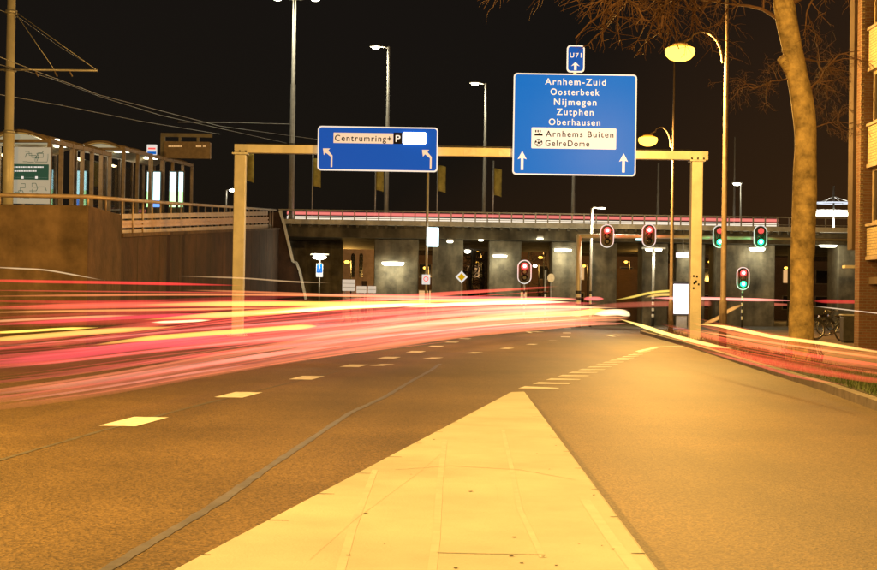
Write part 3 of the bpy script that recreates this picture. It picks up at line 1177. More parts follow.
flag(245, 152, 181, 92, 'yellow pennant hanging beside the left gantry post')
flag(312, 158, 186, 93, 'yellow pennant under the left end of the Centrumring sign')
flag(375, 166, 190, 93, 'yellow pennant hanging below the middle of the Centrumring sign')
flag(437, 165, 191, 93, 'yellow pennant at the right end of the Centrumring sign')
flag(493, 168, 195, 93, 'yellow pennant between the two blue signs')

# small street lamp seen over the ramp wall
Y = 96
b = W(226, 208, Y)
o = thing('street_lamp', (b.x, Y, 5.9), 'tiny white street lamp seen over the ramp wall', 'street lamp')
zt = W(226, 190, Y).z
MB().tube([(b.x, Y, 5.9), (b.x, Y, zt)], .06, 8).build('pole', M['greysteel'], o)
MB().tube([(b.x, Y, zt), (b.x + .35, Y, zt + .05)], .04, 6).build('arm', M['greysteel'], o)
MB().lathe((b.x + .42, Y, zt), [(.05, -.1), (.2, -.08), (.22, .02), (.1, .08)], 12).build('lamp_head', M['led'], o)

# ------------------------------------------------------------------ sign gantry
YG = 46.0
xr = W(695.5, 250, YG).x
xl = W(239, 250, YG).x
zb0, zb1 = W(470, 156.6, YG).z, W(470, 148, YG).z
s46 = YG / F
ga = thing('sign_gantry', ((xl + xr) / 2, YG, 0), 'pale steel gantry of two posts and a beam spanning the road', 'gantry')
mb = MB()
mb.box(xl - .2, xr + .36, YG - .15, YG + .15, zb0, zb1)
mb.build('beam', M['gantry'], ga, bevel=.015)
for u in (470, 505):
    x = W(u, 150, YG).x
    MB().box(x - .22, x + .22, YG - .162, YG - .152, zb0 + .03, zb1 - .03).build('splice_plate', M['steel'], ga)
MB().tube([(xl + .2, YG - .17, zb1 + .03), (xr - .2, YG - .17, zb1 + .03)], .02, 6).build('cable_conduit', M['darksteel'], ga)
for x, zb in ((xl, 0), (xr, .11)):
    w = .185
    mb = MB()
    mb.box(x - w, x + w, YG - w, YG + w, zb, zb0 - .06)
    p = mb.build('post', M['gantry'], ga, bevel=.02)
    mb = MB()
    mb.box(x - w - .07, x + w + .07, YG - w - .05, YG + w + .05, zb0 - .058, zb0 - .002)
    for dx in (-.2, 0, .2):
        for k in (-1, 1):
            mb.lathe((x + dx, YG - w - .02, zb0 + .02 + k * 0), [(.03, 0), (.03, .05)], 6)
    mb.build('head_plate', M['steel'], p)
    mb = MB()
    mb.box(x - w - .12, x + w + .12, YG - w - .12, YG + w + .12, zb, zb + .03)
    for dx in (-1, 1):
        for dy in (-1, 1):
            mb.lathe((x + dx * (w + .06), YG + dy * (w + .06), zb + .03), [(.03, 0), (.03, .05)], 6)
    mb.build('base_plate', M['steel'], p)
    mb = MB()
    mb.slab(rrect(x - .08, x + .08, 1.05, 1.5, .02), YG - w - .015, YG - w)
    mb.build('hatch', M['gantry'], p)
    if zb:
        random.seed(11)
        for k in range(7):
            u, v = x + random.uniform(-.1, .1), 1.6 + random.uniform(0, .8)
            MB().slab(rrect(u - .03, u + .03, v - .035, v + .035, .008), YG - w - .006, YG - w - .002).build('sticker', M['signblack'], p)


def arrow_up(cx, z0, z1, w, mb, y):
    sh = w * .14
    hz = z1 - (z1 - z0) * .38
    mb.slab([(cx - sh, z0), (cx + sh, z0), (cx + sh, hz), (cx + sh * 3.4, hz - w * .12), (cx, z1), (cx - sh * 3.4, hz - w * .12), (cx - sh, hz)], y - .008, y)


def arrow_left(cx, z0, mb, y, s):
    """lane arrow that bends up to the left; s = metres per photograph pixel"""
    k = s
    pts = [(0, 0), (1.7, 0), (1.7, 11.6), (-2.6, 16.4), (-.9, 18.6), (-8.0, 18.6), (-7.0, 11.8), (-4.9, 14.2), (0, 10.3)]
    mb.slab([(cx + x * k, z0 + z * k) for x, z in pts], y - .008, y)


def sign(px0, px1, py0, py1, Y, face, lab, name='road_sign'):
    a, b = W(px0, py0, Y), W(px1, py1, Y)
    c = W((px0 + px1) / 2, (py0 + py1) / 2, Y)
    wd2, ht2 = (px1 - px0) * Y / F / 2, (py1 - py0) * Y / F / 2
    o = thing(name, (c.x, Y, c.z - ht2), lab, 'road sign')
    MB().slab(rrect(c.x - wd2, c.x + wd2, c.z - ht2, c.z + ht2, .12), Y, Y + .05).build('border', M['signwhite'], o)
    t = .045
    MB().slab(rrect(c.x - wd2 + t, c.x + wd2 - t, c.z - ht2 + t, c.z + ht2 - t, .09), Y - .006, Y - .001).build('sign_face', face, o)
    mb = MB()
    for q in (-.6, 0, .6):
        mb.box(c.x + q * wd2 - .04, c.x + q * wd2 + .04, Y + .052, Y + .098, c.z - ht2 * .9, c.z + ht2 * .9)
    mb.build('rear_stiffener', M['steel'], o)

    def loc(px, py):                                 # photograph pixel on the sign -> sign plane metres
        dx, dy = px - (px0 + px1) / 2, py - (py0 + py1) / 2
        cr, sr = math.cos(ROLL), math.sin(ROLL)
        return c.x + (dx * cr + dy * sr) * Y / F, c.z - (dy * cr - dx * sr) * Y / F
    return o, loc, Y / F


YS = YG - .30
# large destination sign
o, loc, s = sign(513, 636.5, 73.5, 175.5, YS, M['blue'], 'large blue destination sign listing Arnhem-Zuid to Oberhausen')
for t, u0, u1, v in (('Arnhem-Zuid', 545, 606, 81.4), ('Oosterbeek', 550.5, 599.5, 91.6), ('Nijmegen', 554, 596.5, 101.7), ('Zutphen', 556.5, 593.5, 111.6), ('Oberhausen', 548.7, 600.2, 121.8)):
    mb = MB()
    cx, z = loc((u0 + u1) / 2, v)
    w = (u1 - u0) * s / 2
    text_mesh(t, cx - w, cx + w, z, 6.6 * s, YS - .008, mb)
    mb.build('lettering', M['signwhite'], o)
p0, p1 = loc(531.5, 127.2), loc(616, 149.6)
npl = MB().slab(rrect(p0[0], p1[0], p1[1], p0[1], .03), YS - .014, YS - .007).build('name_plate', M['signwhite'], o)
for t, u0, u1, v in (('Arnhems Buiten', 545.5, 613.5, 133.9), ('GelreDome', 545.3, 589.3, 143.2)):
    mb = MB()
    cx, z = loc((u0 + u1) / 2, v)
    w = (u1 - u0) * s / 2
    text_mesh(t, cx - w, cx + w, z, 6.2 * s, YS - .016, mb)
    mb.build('lettering', M['signblack'], npl)
mb = MB()                                            # football symbol
cx, z = loc(538.5, 142.7)
r = 3.9 * s
n_ = 20
ring = [(cx + r * math.cos(2 * math.pi * k / n_), z + r * math.sin(2 * math.pi * k / n_)) for k in range(n_)]
ri = [(cx + r * .85 * math.cos(2 * math.pi * k / n_), z + r * .85 * math.sin(2 * math.pi * k / n_)) for k in range(n_)]
for k in range(n_):
    k2 = (k + 1) % n_
    mb.slab([ring[k], ring[k2], ri[k2], ri[k]], YS - .02, YS - .0145)
for k in range(6):
    if k == 5:
        qx, qz, rr = cx, z, r * .36
    else:
        an = R(90 + 72 * k)
        qx, qz, rr = cx + r * .72 * math.cos(an), z + r * .72 * math.sin(an), r * .27
    mb.slab([(qx + rr * math.cos(R(90 + 72 * j + (36 if k < 5 else 0))), qz + rr * math.sin(R(90 + 72 * j + (36 if k < 5 else 0)))) for j in range(5)], YS - .02, YS - .0145)
mb.build('football_symbol', M['signblack'], npl)
mb = MB()                                            # works / offices symbol
cx, z = loc(538.5, 133.0)
q = 1 * s
mb.slab([(cx - 4 * q, z - 2.6 * q), (cx + 4 * q, z - 2.6 * q), (cx + 4 * q, z - .6 * q), (cx + 1 * q, z - .6 * q), (cx + 1 * q, z + .3 * q), (cx - 1 * q, z - .6 * q), (cx - 4 * q, z - .6 * q)], YS - .02, YS - .0145)
for k in range(3):
    mb.slab([(cx + (-3.4 + 2.2 * k) * q, z + .8 * q), (cx + (-2.2 + 2.2 * k) * q, z + .8 * q), (cx + (-2.2 + 2.2 * k) * q, z + 3 * q), (cx + (-3.4 + 2.2 * k) * q, z + 3 * q)], YS - .02, YS - .0145)
mb.build('offices_symbol', M['signblack'], npl)
for u, v in ((522, 160.5), (623.5, 163)):
    mb = MB()
    cx, z = loc(u, v)
    arrow_up(cx, z - 9.5 * s, z + 9.5 * s, 9.5 * s, mb, YS - .007)
    mb.build('arrow', M['signwhite'], o)
# little route plate on top
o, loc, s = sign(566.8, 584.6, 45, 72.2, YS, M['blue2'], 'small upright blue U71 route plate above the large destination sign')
mb = MB()
cx, z = loc(575.7, 55)
text_mesh('U71', cx - 5.8 * s, cx + 5.8 * s, z, 4.8 * s, YS - .008, mb)
mb.build('lettering', M['signwhite'], o)
mb = MB()
cx, z = loc(575.3, 66)
arrow_up(cx, z - 4 * s, z + 4 * s, 9 * s, mb, YS - .007)
mb.build('arrow', M['signwhite'], o)
MB().box(cx - .05, cx + .05, YS + .1, YS + .16, z - 3.2, z + .5).build('mounting_bar', M['steel'], o)
# Centrumring sign
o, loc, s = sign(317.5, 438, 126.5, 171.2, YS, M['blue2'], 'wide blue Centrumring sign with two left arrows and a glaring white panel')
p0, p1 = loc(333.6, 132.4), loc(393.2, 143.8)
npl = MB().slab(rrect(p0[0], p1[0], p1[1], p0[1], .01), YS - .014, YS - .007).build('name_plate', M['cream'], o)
mb = MB()
cx, z = loc(363.2, 138)
text_mesh('Centrumring+', cx - 28.3 * s, cx + 28.3 * s, z, 6.3 * s, YS - .016, mb)
mb.build('lettering', M['signblack'], npl)
p0, p1 = loc(393.6, 132.4), loc(402.4, 144)
pp = MB().slab(rrect(p0[0], p1[0], p1[1], p0[1], .01), YS - .014, YS - .007).build('parking_plate', M['signblack'], o)
mb = MB()
cx, z = loc(398, 138.2)
text_mesh('P', cx - 2.4 * s, cx + 2.4 * s, z, 7 * s, YS - .016, mb)
mb.build('lettering', M['signwhite'], pp)
p0, p1 = loc(402.8, 132.2), loc(426, 144.2)
MB().slab(rrect(p0[0], p1[0], p1[1], p0[1], .05), YS - .06, YS - .007).build('lit_panel', M['whiteled'], o)
for u, v in ((330.6, 167), (429.8, 168.5)):
    mb = MB()
    cx, z = loc(u, v)
    arrow_left(cx, z, mb, YS - .007, s)
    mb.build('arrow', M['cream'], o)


# ------------------------------------------------------------------ sodium street lamps along the right kerb, plus one added at left
def sodium(hx, hy, hz, pxx, lab, power, base=.11):
    """hooked lamp: pole at pxx, arm curving over the road to the head"""
    o = thing('sodium_lamp', (pxx, hy, base), lab, 'street lamp', 'sodium street lamps along the right kerb')
    h0 = hz - base
    MB().tube([(pxx, hy, base), (pxx, hy, base + 1.3), (pxx, hy, base + 1.32), (pxx, hy, hz - .4), (pxx, hy, hz + .6), (pxx, hy, hz + 3.6)], [.105, .105, .08, .06, .045, .035], 12).build('pole', M['brownsteel'], o)
    MB().box(pxx - .05, pxx + .05, hy - .125, hy - .07, base + .5, base + .95).build('service_door', M['brownsteel'], o)
    arm = [(pxx - .10, hy, hz - .3)]
    for k in range(11):
        a = math.pi / 2 * k / 10
        arm.append((pxx - .12 - (pxx - hx - .45) * (1 - math.cos(a)) * .98, hy, hz - .25 + .95 * math.sin(a) - .25 * (k / 10) ** 3))
    arm.append((hx + .30, hy, hz + .35))
    arm.append((hx, hy, hz + .20))
    MB().tube(arm, .028, 8).build('arm', M['brownsteel'], o)
    hd = MB().lathe((hx, hy, hz + .02), [(.05, .25), (.12, .23), (.19, .19), (.21, .162), (.20, .16)], 24).build('lamp_hood', M['brownsteel'], o)
    MB().lathe((hx, hy, hz + .0), [(.19, .158), (.31, .11), (.385, .04), (.39, -.04), (.35, -.14), (.28, -.21)], 24).build('lamp_bowl', M['sodbowl'], hd)
    MB().lathe((hx, hy, hz + .015), [(.375, .06), (.40, .0), (.40, -.05), (.365, -.145), (.28, -.23), (.15, -.28), (.04, -.29)], 24).build('lamp_refractor', M['sod'], hd)
    lamp('sodium_light', (hx, hy, hz - .6), power, SODIUM, .25, parent=o)
    return o


SP = 6300
h1 = W(680, 51, 37.0)
h2 = W(648, 139.5, 57.0)
sodium(h1.x, 37.0, h1.z, W(724.5, 200, 37).x, 'glowing sodium lamp with hooked arm among the tree branches', SP)
sodium(h2.x, 57.0, h2.z, W(672.5, 200, 57).x, 'glowing sodium lamp right behind the edge of the large blue sign', SP)
sodium(4.6, 15.5, 8.0, 6.3, 'sodium lamp of the same row standing nearest on the right', SP * .54)
sodium(-8.5, 9.5, 8.0, -10.5, 'added sodium lamp out of view at left, lighting wall and road', SP * 2.3, 0)  # added lamp, unseen, to brighten the left wall, mast and lanes
sodium(2.6, -3.0, 8.0, 5.6, 'sodium lamp of the same row standing behind the viewpoint', SP * 1.3)


# ------------------------------------------------------------------ traffic signals
def signal_head(u, v, Y, wpx, hpx, top, low, lab, mount, group='traffic signal heads'):
    c = W(u, v, Y)
    s = Y / F
    w, h = wpx * s / 2, hpx * s / 2
    o = thing('traffic_signal', (c.x, Y, 0.0 if mount == 'pole' else c.z - h), lab, 'traffic signal', group)
    MB().slab(rrect(c.x - w, c.x + w, c.z - h, c.z + h, w * .98, 8), Y, Y + .03).build('border', M['signwhite'], o)
    t = 1.0 * s
    MB().slab(rrect(c.x - w + t, c.x + w - t, c.z - h + t, c.z + h - t, (w - t) * .98, 8), Y - .012, Y - .002).build('backboard', M['black'], o)
    hw = w * .55
    MB().box(c.x - hw, c.x + hw, Y - .10, Y - .014, c.z - h * .74, c.z + h * .74).build('housing', M['black'], o)
    r = h * .26
    for k, (dz, mt) in enumerate(((.48, top), (0, None), (-.48, low))):
        z = c.z + dz * h
        MB().lathe((c.x, Y - .101, z), [(r, 0), (r * .95, -.02), (r * .5, -.035)], 16, axis='Y').build('lens', M[mt] if mt else M['offlens'], o)
        if mt in ('redlens', 'greenlens'):
            MB().lathe((c.x, Y - .14, z), [(r * .5, 0), (r * .45, -.01)], 14, axis='Y').build('lamp_core', M['redcore' if mt == 'redlens' else 'greencore'], o)
            lamp('signal_light', (c.x, Y - .5, z), 50 if mt == 'redlens' else 30, (1, .04, .03) if mt == 'redlens' else (.03, 1, .35), .1, parent=o)
        mb = MB()
        vs, fs = [], []
        for i in range(9):
            a = math.pi * i / 8
            for d in (0, 1):
                vs.append((c.x + r * 1.12 * math.cos(a), Y - .10 - d * .16 * (.4 + .6 * math.sin(a)), z + r * 1.12 * math.sin(a)))
        for i in range(8):
            fs.append((2 * i, 2 * i + 1, 2 * i + 3, 2 * i + 2))
        mb.add(vs, fs)
        vo = mb.build('visor', M['black'], o)
        vo.modifiers.new('thickness', 'SOLIDIFY').thickness = .008
    if mount == 'pole':
        striped_pole(c.x, Y + .12, c.z + h * .6, o)
    else:
        MB().box(c.x - .04, c.x + .04, Y + .032, Y + .16, c.z - .3, c.z + .3).build('bracket', M['steel'], o)
    return o


def striped_pole(x, y, ztop, parent, r=.06, zlo=.55, zhi=2.0, name='pole', top='greysteel'):
    zs, bd = [0], []
    z = zlo
    bd.append(0)
    zs.append(zlo)
    k = 0
    st = (zhi - zlo) / 8
    while z < min(zhi, ztop - .2) - .01:
        z += st
        zs.append(z)
        bd.append(1 if k % 2 == 0 else 0)
        k += 1
    zs.append(ztop)
    bd.append(2)
    pts, bands = [], []
    for i, b in enumerate(bd):
        pts += [(x, y, zs[i] + .0005), (x, y, zs[i + 1])]
        bands += [b, b]
    return MB().tube(pts, r, 10, bands=bands[:-1]).build(name, [M['black'], M['white'], M[top]], parent)


YT = 76.0
sTP = W(579, 236, YT)
o = thing('signal_mast', (sTP.x, YT, 0), 'pale signal mast with striped foot and long arm over the junction', 'signal mast')
arm_z = W(650, 237, YT).z
striped_pole(sTP.x, YT, arm_z + .03, o, r=.15, top='gantry')
xe = W(850, 237, YT).x
MB().tube([(sTP.x - .1, YT, arm_z), (xe * .55, YT, arm_z + .03), (xe, YT, arm_z)], [.13, .11, .10], 10).build('arm', M['gantry'], o)
signal_head(607, 236, YT - .25, 14, 23.5, 'redlens', None, 'red signal head on the mast arm nearest the striped post', 'arm')
signal_head(649, 235.5, YT - .25, 14, 23.5, 'redlens', None, 'red signal head on the mast arm left of the gantry post', 'arm')
signal_head(719.5, 236.5, YT - .25, 13.5, 23, 'dimred', 'greenlens', 'green signal head on the arm beside the brown lamp pole', 'arm')
signal_head(760.5, 236.5, YT - .25, 13.5, 23, 'dimred', 'greenlens', 'green signal head on the arm left of the big tree trunk', 'arm')
signal_head(524.5, 272, 80, 14, 24, 'redlens', None, 'red signal on a low striped pole before the viaduct', 'pole')
signal_head(743, 278.5, 74, 13, 23, 'redlens', 'greenlens', 'low signal showing red and green on a striped pole at right', 'pole')

# lamp post and camera pole by the signal mast
Y = 77.0
b = W(591, 260, Y)
o = thing('street_lamp', (b.x, Y, 0), 'slim grey lamp post with striped foot and short arm right of the mast post', 'street lamp')
zt = W(592, 208, Y).z
striped_pole(b.x, Y, zt, o, r=.07)
MB().tube([(b.x, Y, zt - .02), (b.x + .15, Y, zt + .03), (b.x + .35, Y, zt + .02)], .035, 6).build('arm', M['greysteel'], o)
MB().box(b.x + .3, b.x + .75, Y - .1, Y + .1, zt - .03, zt + .05).build('lamp_head', M['greysteel'], o, bevel=.02)
MB().box(b.x + .35, b.x + .7, Y - .08, Y + .08, zt - .05, zt - .032).build('lamp_glass', M['ringglow'], o)
lamp('post_lamp_light', (b.x + .5, Y - .2, zt - .4), 1100, WHITE, .2, parent=o)
Y = 82.0
b = W(653.5, 270, Y)
o = thing('street_lamp', (b.x, Y, 0), 'post with two white lamps and striped foot in front of the viaduct', 'street lamp')
zt = W(653.5, 249, Y).z
striped_pole(b.x, Y, zt, o, r=.09)
mb = MB()
mb.box(b.x - .7, b.x + .7, Y - .12, Y + .12, zt, zt + .1)
mb.build('lamp_hood', M['greysteel'], o)
for dx in (-.28, .28):
    MB().lathe((b.x + dx, Y, zt - .003), [(.22, 0), (.2, -.1), (.05, -.14)], 14, sy=.5).build('lamp_glass', M['tube'], o)
lamp('post_lamp_light', (b.x, Y - .3, zt - .5), 120, WHITE, .2, parent=o)
# lit white street name plates at the pier edge
for (u0, u1, v0, v1, Y, lab) in ((636, 645, 236, 240.5, 84, 'small bright white lit plate below the arm left of the second red signal'),
                                 (676.5, 690.5, 252.5, 257.5, 84, 'bright white lit plate beside the gantry post under the lamp')):
    a, b = W(u0, v0, Y), W(u1, v1, Y)
    o = thing('lit_plate', ((a.x + b.x) / 2, Y, b.z), lab, 'sign', 'white lit plates under the viaduct')
    MB().slab(rrect(a.x, b.x, b.z, a.z, .03), Y, Y + .1).build('lit_face', M['adcyan'] if u0 < 640 else M['advert'], o)
    MB().slab(rrect(a.x - .04, b.x + .04, b.z - .04, a.z + .04, .03), Y + .102, Y + .2).build('case', M['darksteel'], o)
    MB().tube([((a.x + b.x) / 2, Y + .15, a.z), ((a.x + b.x) / 2, Y + .15, z_gb + .3)], .03, 6).build('hanger', M['greysteel'], o)

# pole with the bright box sign
Y = 74.0
b = W(426.5, 260, Y)
o = thing('box_sign', (b.x, Y, 0), 'bright cyan white box sign on a tall thin pole below the Centrumring sign', 'sign')
MB().tube([(b.x, Y, 0), (b.x, Y, W(427, 150, Y).z)], .07, 10).build('pole', M['gantry'], o)
a, c = W(427, 227.5, Y), W(438.5, 246.5, Y)
MB().slab(rrect(a.x, c.x, c.z, a.z, .05), Y - .12, Y + .12).build('lit_box', M['boxsign'], o)
a, c = W(422, 274.5, Y), W(430, 284.5, Y)
pl = MB().slab(rrect(a.x, c.x, c.z, a.z, .02), Y - .10, Y - .075).build('sign_plate', M['signwhite'], o)
mb = MB()
cx, cz, r = (a.x + c.x) / 2, (a.z + c.z) / 2 + .03, .14
for k in range(16):
    q0, q1 = 2 * math.pi * k / 16, 2 * math.pi * (k + 1) / 16
    mb.slab([(cx + r * math.cos(q0), cz + r * math.sin(q0)), (cx + r * math.cos(q1), cz + r * math.sin(q1)), (cx + r * .7 * math.cos(q1), cz + r * .7 * math.sin(q1)), (cx + r * .7 * math.cos(q0), cz + r * .7 * math.sin(q0))], Y - .106, Y - .1)
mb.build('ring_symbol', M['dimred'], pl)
lamp('box_sign_light', (b.x + .35, Y - .6, W(430, 237, Y).z), 8, (.7, .95, 1), .2, parent=o)
# priority diamond
Y = 80.0
c = W(461.5, 277, Y)
o = thing('priority_sign', (c.x, Y, 0), 'yellow diamond priority sign with white edge on a thin pole', 'sign')
MB().tube([(c.x, Y + .06, 0), (c.x, Y + .06, c.z)], .035, 8).build('pole', M['greysteel'], o)
r = .36
MB().slab([(c.x, c.z + r), (c.x - r, c.z), (c.x, c.z - r), (c.x + r, c.z)], Y, Y + .02).build('border', M['signwhite'], o)
r = .22
MB().slab([(c.x, c.z + r), (c.x - r, c.z), (c.x, c.z - r), (c.x + r, c.z)], Y - .008, Y - .001).build('yellow_face', M['yellow'], o)
# round sign seen from behind
Y = 84.0
c = W(551, 278, Y)
o = thing('round_sign', (c.x, Y, 0), 'grey round traffic sign seen from its back beside the pier', 'sign')
MB().tube([(c.x, Y + .05, 0), (c.x, Y + .05, c.z + .2)], .035, 8).build('pole', M['greysteel'], o)
MB().slab(ell(c.x, c.z, .22, .27), Y, Y + .02).build('sign_plate', M['steel'], o)
# striped marker posts
for u, v, Y, lab in ((545.5, 270, 84, 'striped post standing left of the round sign'),):
    b = W(u, v, Y)
    q = striped_pole(b.x, Y, W(u, v, Y).z, None, r=.06, name='marker_post')
    q.location = (0, 0, 0)
    tag(q, lab, 'post')
# parking sign with a glaring lamp above
Y = 82.0
c = W(319.5, 270, Y)
o = thing('parking_sign', (c.x, Y, 0), 'small upright blue sign with white figure below a glaring white lamp', 'sign')
MB().tube([(c.x, Y + .06, 0), (c.x, Y + .06, W(319, 258, Y).z)], .04, 8).build('pole', M['greysteel'], o)
pl = MB().slab(rrect(c.x - .2, c.x + .2, c.z - .42, c.z + .38, .03), Y, Y + .02).build('sign_plate', M['signwhite'], o)
MB().slab(rrect(c.x - .17, c.x + .17, c.z - .16, c.z + .35, .02), Y - .008, Y - .001).build('blue_face', M['blue'], pl)
mb = MB()                                            # walking figure
for a, b, w in (((-.02, .27), (-.02, .33), .06), ((-.01, .08), (-.02, .25), .06), ((-.01, .08), (-.09, -.1), .04), ((0, .08), (.07, -.1), .04), ((-.02, .22), (.08, .12), .03)):
    mb.bar((c.x + a[0], Y - .012, c.z + a[1]), (c.x + b[0], Y - .012, c.z + b[1]), w, .006)
mb.build('walking_figure', M['signwhite'], pl)
z = W(319, 257, Y).z
lo = thing('glaring_lamp', (c.x, Y, z - .2), 'glaring white lamp above the small blue parking sign', 'lamp')
MB().lathe((c.x, Y - .05, z), [(.06, -.16), (.26, -.1), (.32, 0), (.2, .1), (.05, .14)], 16, sx=1.3).build('lamp_glass', M['led'], lo)
MB().box(c.x - .55, c.x + .55, Y - .12, Y + .12, z + .12, z + .2).build('lamp_hood', M['greysteel'], lo)
lamp('glaring_light', (c.x, Y - .6, z - .1), 150, WHITE, .2, parent=lo)
# stack of pale sign boards in front of the church
Y = 80.0
for (u0, u1, v0, v1, lab) in ((342.5, 355, 279.5, 291, 'tallest pale direction board left of the stacked boards'),
                              (356.5, 366.5, 286, 293, 'low pale direction board in the middle under the church window'),
                              (368, 376, 286, 293, 'low pale direction board beside the broad left pier')):
    a, b = W(u0, v0, Y), W(u1, v1, Y)
    o = thing('direction_board', ((a.x + b.x) / 2, Y, 0), lab, 'sign', 'pale direction boards by the viaduct')
    pl = MB().slab(rrect(a.x, b.x, b.z, a.z, .02), Y - .03, Y).build('board', M['cream'], o)
    mb = MB()
    k = 3 if v1 - v0 > 9 else 2
    for i in range(1, k):
        z = b.z + (a.z - b.z) * i / k
        mb.box(a.x + .02, b.x - .02, Y - .036, Y - .03, z - .012, z + .012)
    mb.build('divider', M['greysteel'], pl)
    for q in (.2, .8):
        x = a.x + (b.x - a.x) * q
        MB().tube([(x, Y + .04, 0), (x, Y + .04, a.z - .05)], .03, 6).build('leg', M['greysteel'], o)

# ------------------------------------------------------------------ illuminated advert column at right
Y = 78.0
a, b = W(673.5, 284, Y), W(690.5, 314, Y)
o = thing('advert_column', ((a.x + b.x) / 2, Y, 0), 'brilliant white and pink lit advert column beside the gantry post', 'advert column')
MB().slab(rrect(a.x - .08, b.x + .08, b.z - .1, a.z + .16, .06), Y + .002, Y + .25).build('case', M['darksteel'], o)
MB().slab(rrect(a.x, b.x, b.z, a.z, .04), Y - .02, Y).build('lit_face', M['advert'], o)
MB().box(a.x + .2, b.x - .2, Y + .04, Y + .22, -.02, b.z - .102).build('foot', M['greysteel'], o)
lamp('advert_light', ((a.x + b.x) / 2, Y - .7, (a.z + b.z) / 2), 60, (1, .9, .95), .4, parent=o)


# ------------------------------------------------------------------ big plane tree on the right and trees behind
def tree(name, lab, base, spine, rads, bark, twig, limbs, depth, seed, twr=.012, stub=None, droop=.25, group=None, low=None):
    random.seed(seed)
    o = thing(name, base, lab, 'tree', group)
    fine, rr = [], []
    for i in range(len(spine) - 1):
        for k in range(5):
            t = k / 5
            p0_, p1_, p2_, p3_ = spine[max(i - 1, 0)], spine[i], spine[i + 1], spine[min(i + 2, len(spine) - 1)]
            p = .5 * ((2 * p1_) + (p2_ - p0_) * t + (2 * p0_ - 5 * p1_ + 4 * p2_ - p3_) * t * t + (3 * p1_ - p0_ - 3 * p2_ + p3_) * t ** 3)
            fine.append(p)
            rr.append((rads[i] + (rads[i + 1] - rads[i]) * t) * (1 + .07 * noise.noise(p * 1.3)))
    fine.append(spine[-1])
    rr.append(rads[-1])
    mb = MB().tube(fine, rr, 16)
    for v in mb.v:
        nn = noise.noise(Vector((v.x * 2.5, v.y * 2.5, v.z * 1.1)))
        v += Vector((nn * .05, nn * .05, 0)) * rads[0] * 2.2
    if stub:
        mb.tube([stub[0], stub[0].lerp(stub[1], .6), stub[1]], [stub[2] * 1.3, stub[2], stub[2] * .95], 12)
    tr = mb.build('trunk', bark, o)
    if stub:
        d = (stub[1] - stub[0]).normalized()
        MB().tube([stub[1], stub[1] + d * .015], stub[2] * .9, 12).build('cut_face', M['cut'], tr)
    mb = MB()

    def branch(p, d, ln, r, lev):
        n_ = 7 if lev < 2 else 5
        pts, rs = [p.copy()], [r]
        q = p.copy()
        d = d.normalized()
        for i in range(n_):
            d = (d + Vector((random.gauss(0, .25), random.gauss(0, .25), random.gauss(0, .22) - droop * (.35 if lev == 0 else .8) * (i / n_)))).normalized()
            if low and i and (q + d * ln / n_).z < low(q.x):     # clipped back above the road and its signs
                break
            q = q + d * ln / n_
            pts.append(q.copy())
            rs.append(max(twr * .45, r * (1 - .75 * (i + 1) / n_)))
        n_ = len(pts) - 1
        mb.tube(pts, rs, 6 if lev == 0 else (5 if lev == 1 else 3), caps=False)
        if lev < depth:
            cnt = (9, 6, 5, 4)[lev]
            for k in range(cnt):
                t = random.uniform(.2, 1)
                i = min(int(t * n_), n_ - 1)
                bp = pts[i].lerp(pts[i + 1], t * n_ - i)
                dd = (pts[i + 1] - pts[i]).normalized()
                side = Vector((random.gauss(0, 1), random.gauss(0, 1), random.gauss(-.1, .8)))
                side = (side - dd * side.dot(dd)).normalized()
                branch(bp, dd * random.uniform(.3, .8) + side * .85, ln * random.uniform(.32, .62), max(twr, r * .5), lev + 1)
    for (st, dr, ln, r) in limbs:
        branch(st, dr, ln, r, 0)
    mb.build('crown', twig, o, fix=False)
    return o


TY = 27.5
tb = G(801, 362, .112)
TY = tb.y
pix = [(801, 364), (801, 340), (801.5, 300), (803, 240), (804.5, 190), (805, 150), (804, 120), (801, 95), (796, 70), (790.5, 40), (785, 8), (779, -40), (772, -110), (768, -190)]
wid = [35, 26, 23, 24, 23.5, 22.5, 21.5, 21, 20.5, 20, 19.5, 18, 14, 8]
sp = [W(u, v, TY) for u, v in pix]
rd = [w * TY / F / 2 for w in wid]
limbs = []
random.seed(21)


def at(u, v, dy=0):
    return W(u, v, TY + dy)


limbs += [(at(781, -30), Vector((-1, .15, .25)), 5.2, .09), (at(779, -45), Vector((-1, -.35, .12)), 4.6, .08), (at(776, -80), Vector((-1, .5, .1)), 5.0, .08),
          (at(774, -100), Vector((-.8, -.1, .5)), 4.8, .07), (at(787, 5), Vector((.9, -.2, .5)), 2.4, .06), (at(781, -40), Vector((.9, .3, .4)), 3.0, .07),
          (at(775, -90), Vector((.8, -.4, .4)), 3.2, .06), (at(788, 25), Vector((-.75, -.1, .75)), 2.2, .045), (at(805, 95), Vector((.8, -.3, .7)), 1.5, .03),
          (at(793, 55), Vector((.9, .2, .35)), 1.5, .03), (at(770, -140), Vector((-.9, .2, .2)), 4.2, .06), (at(768, -180), Vector((-.3, .2, 1)), 3, .05),
          (at(768, -180), Vector((.5, -.2, 1)), 3, .05), (at(810, 130), Vector((.8, -.2, .5)), .9, .018), (at(797, 78), Vector((-.9, .3, .1)), 1.3, .02)]
tree('plane_tree', 'tall leaning tree trunk with cut stub and bare twigs on the right pavement', (tb.x, TY, .112), sp, rd, M['bark'], M['twig'], limbs, 3, 33,
     twr=.0036, stub=(W(792, 72, TY), W(781.5, 58, TY - .12), .11), droop=.33, low=lambda x: 6.6 if x < 5.5 else 4.3)
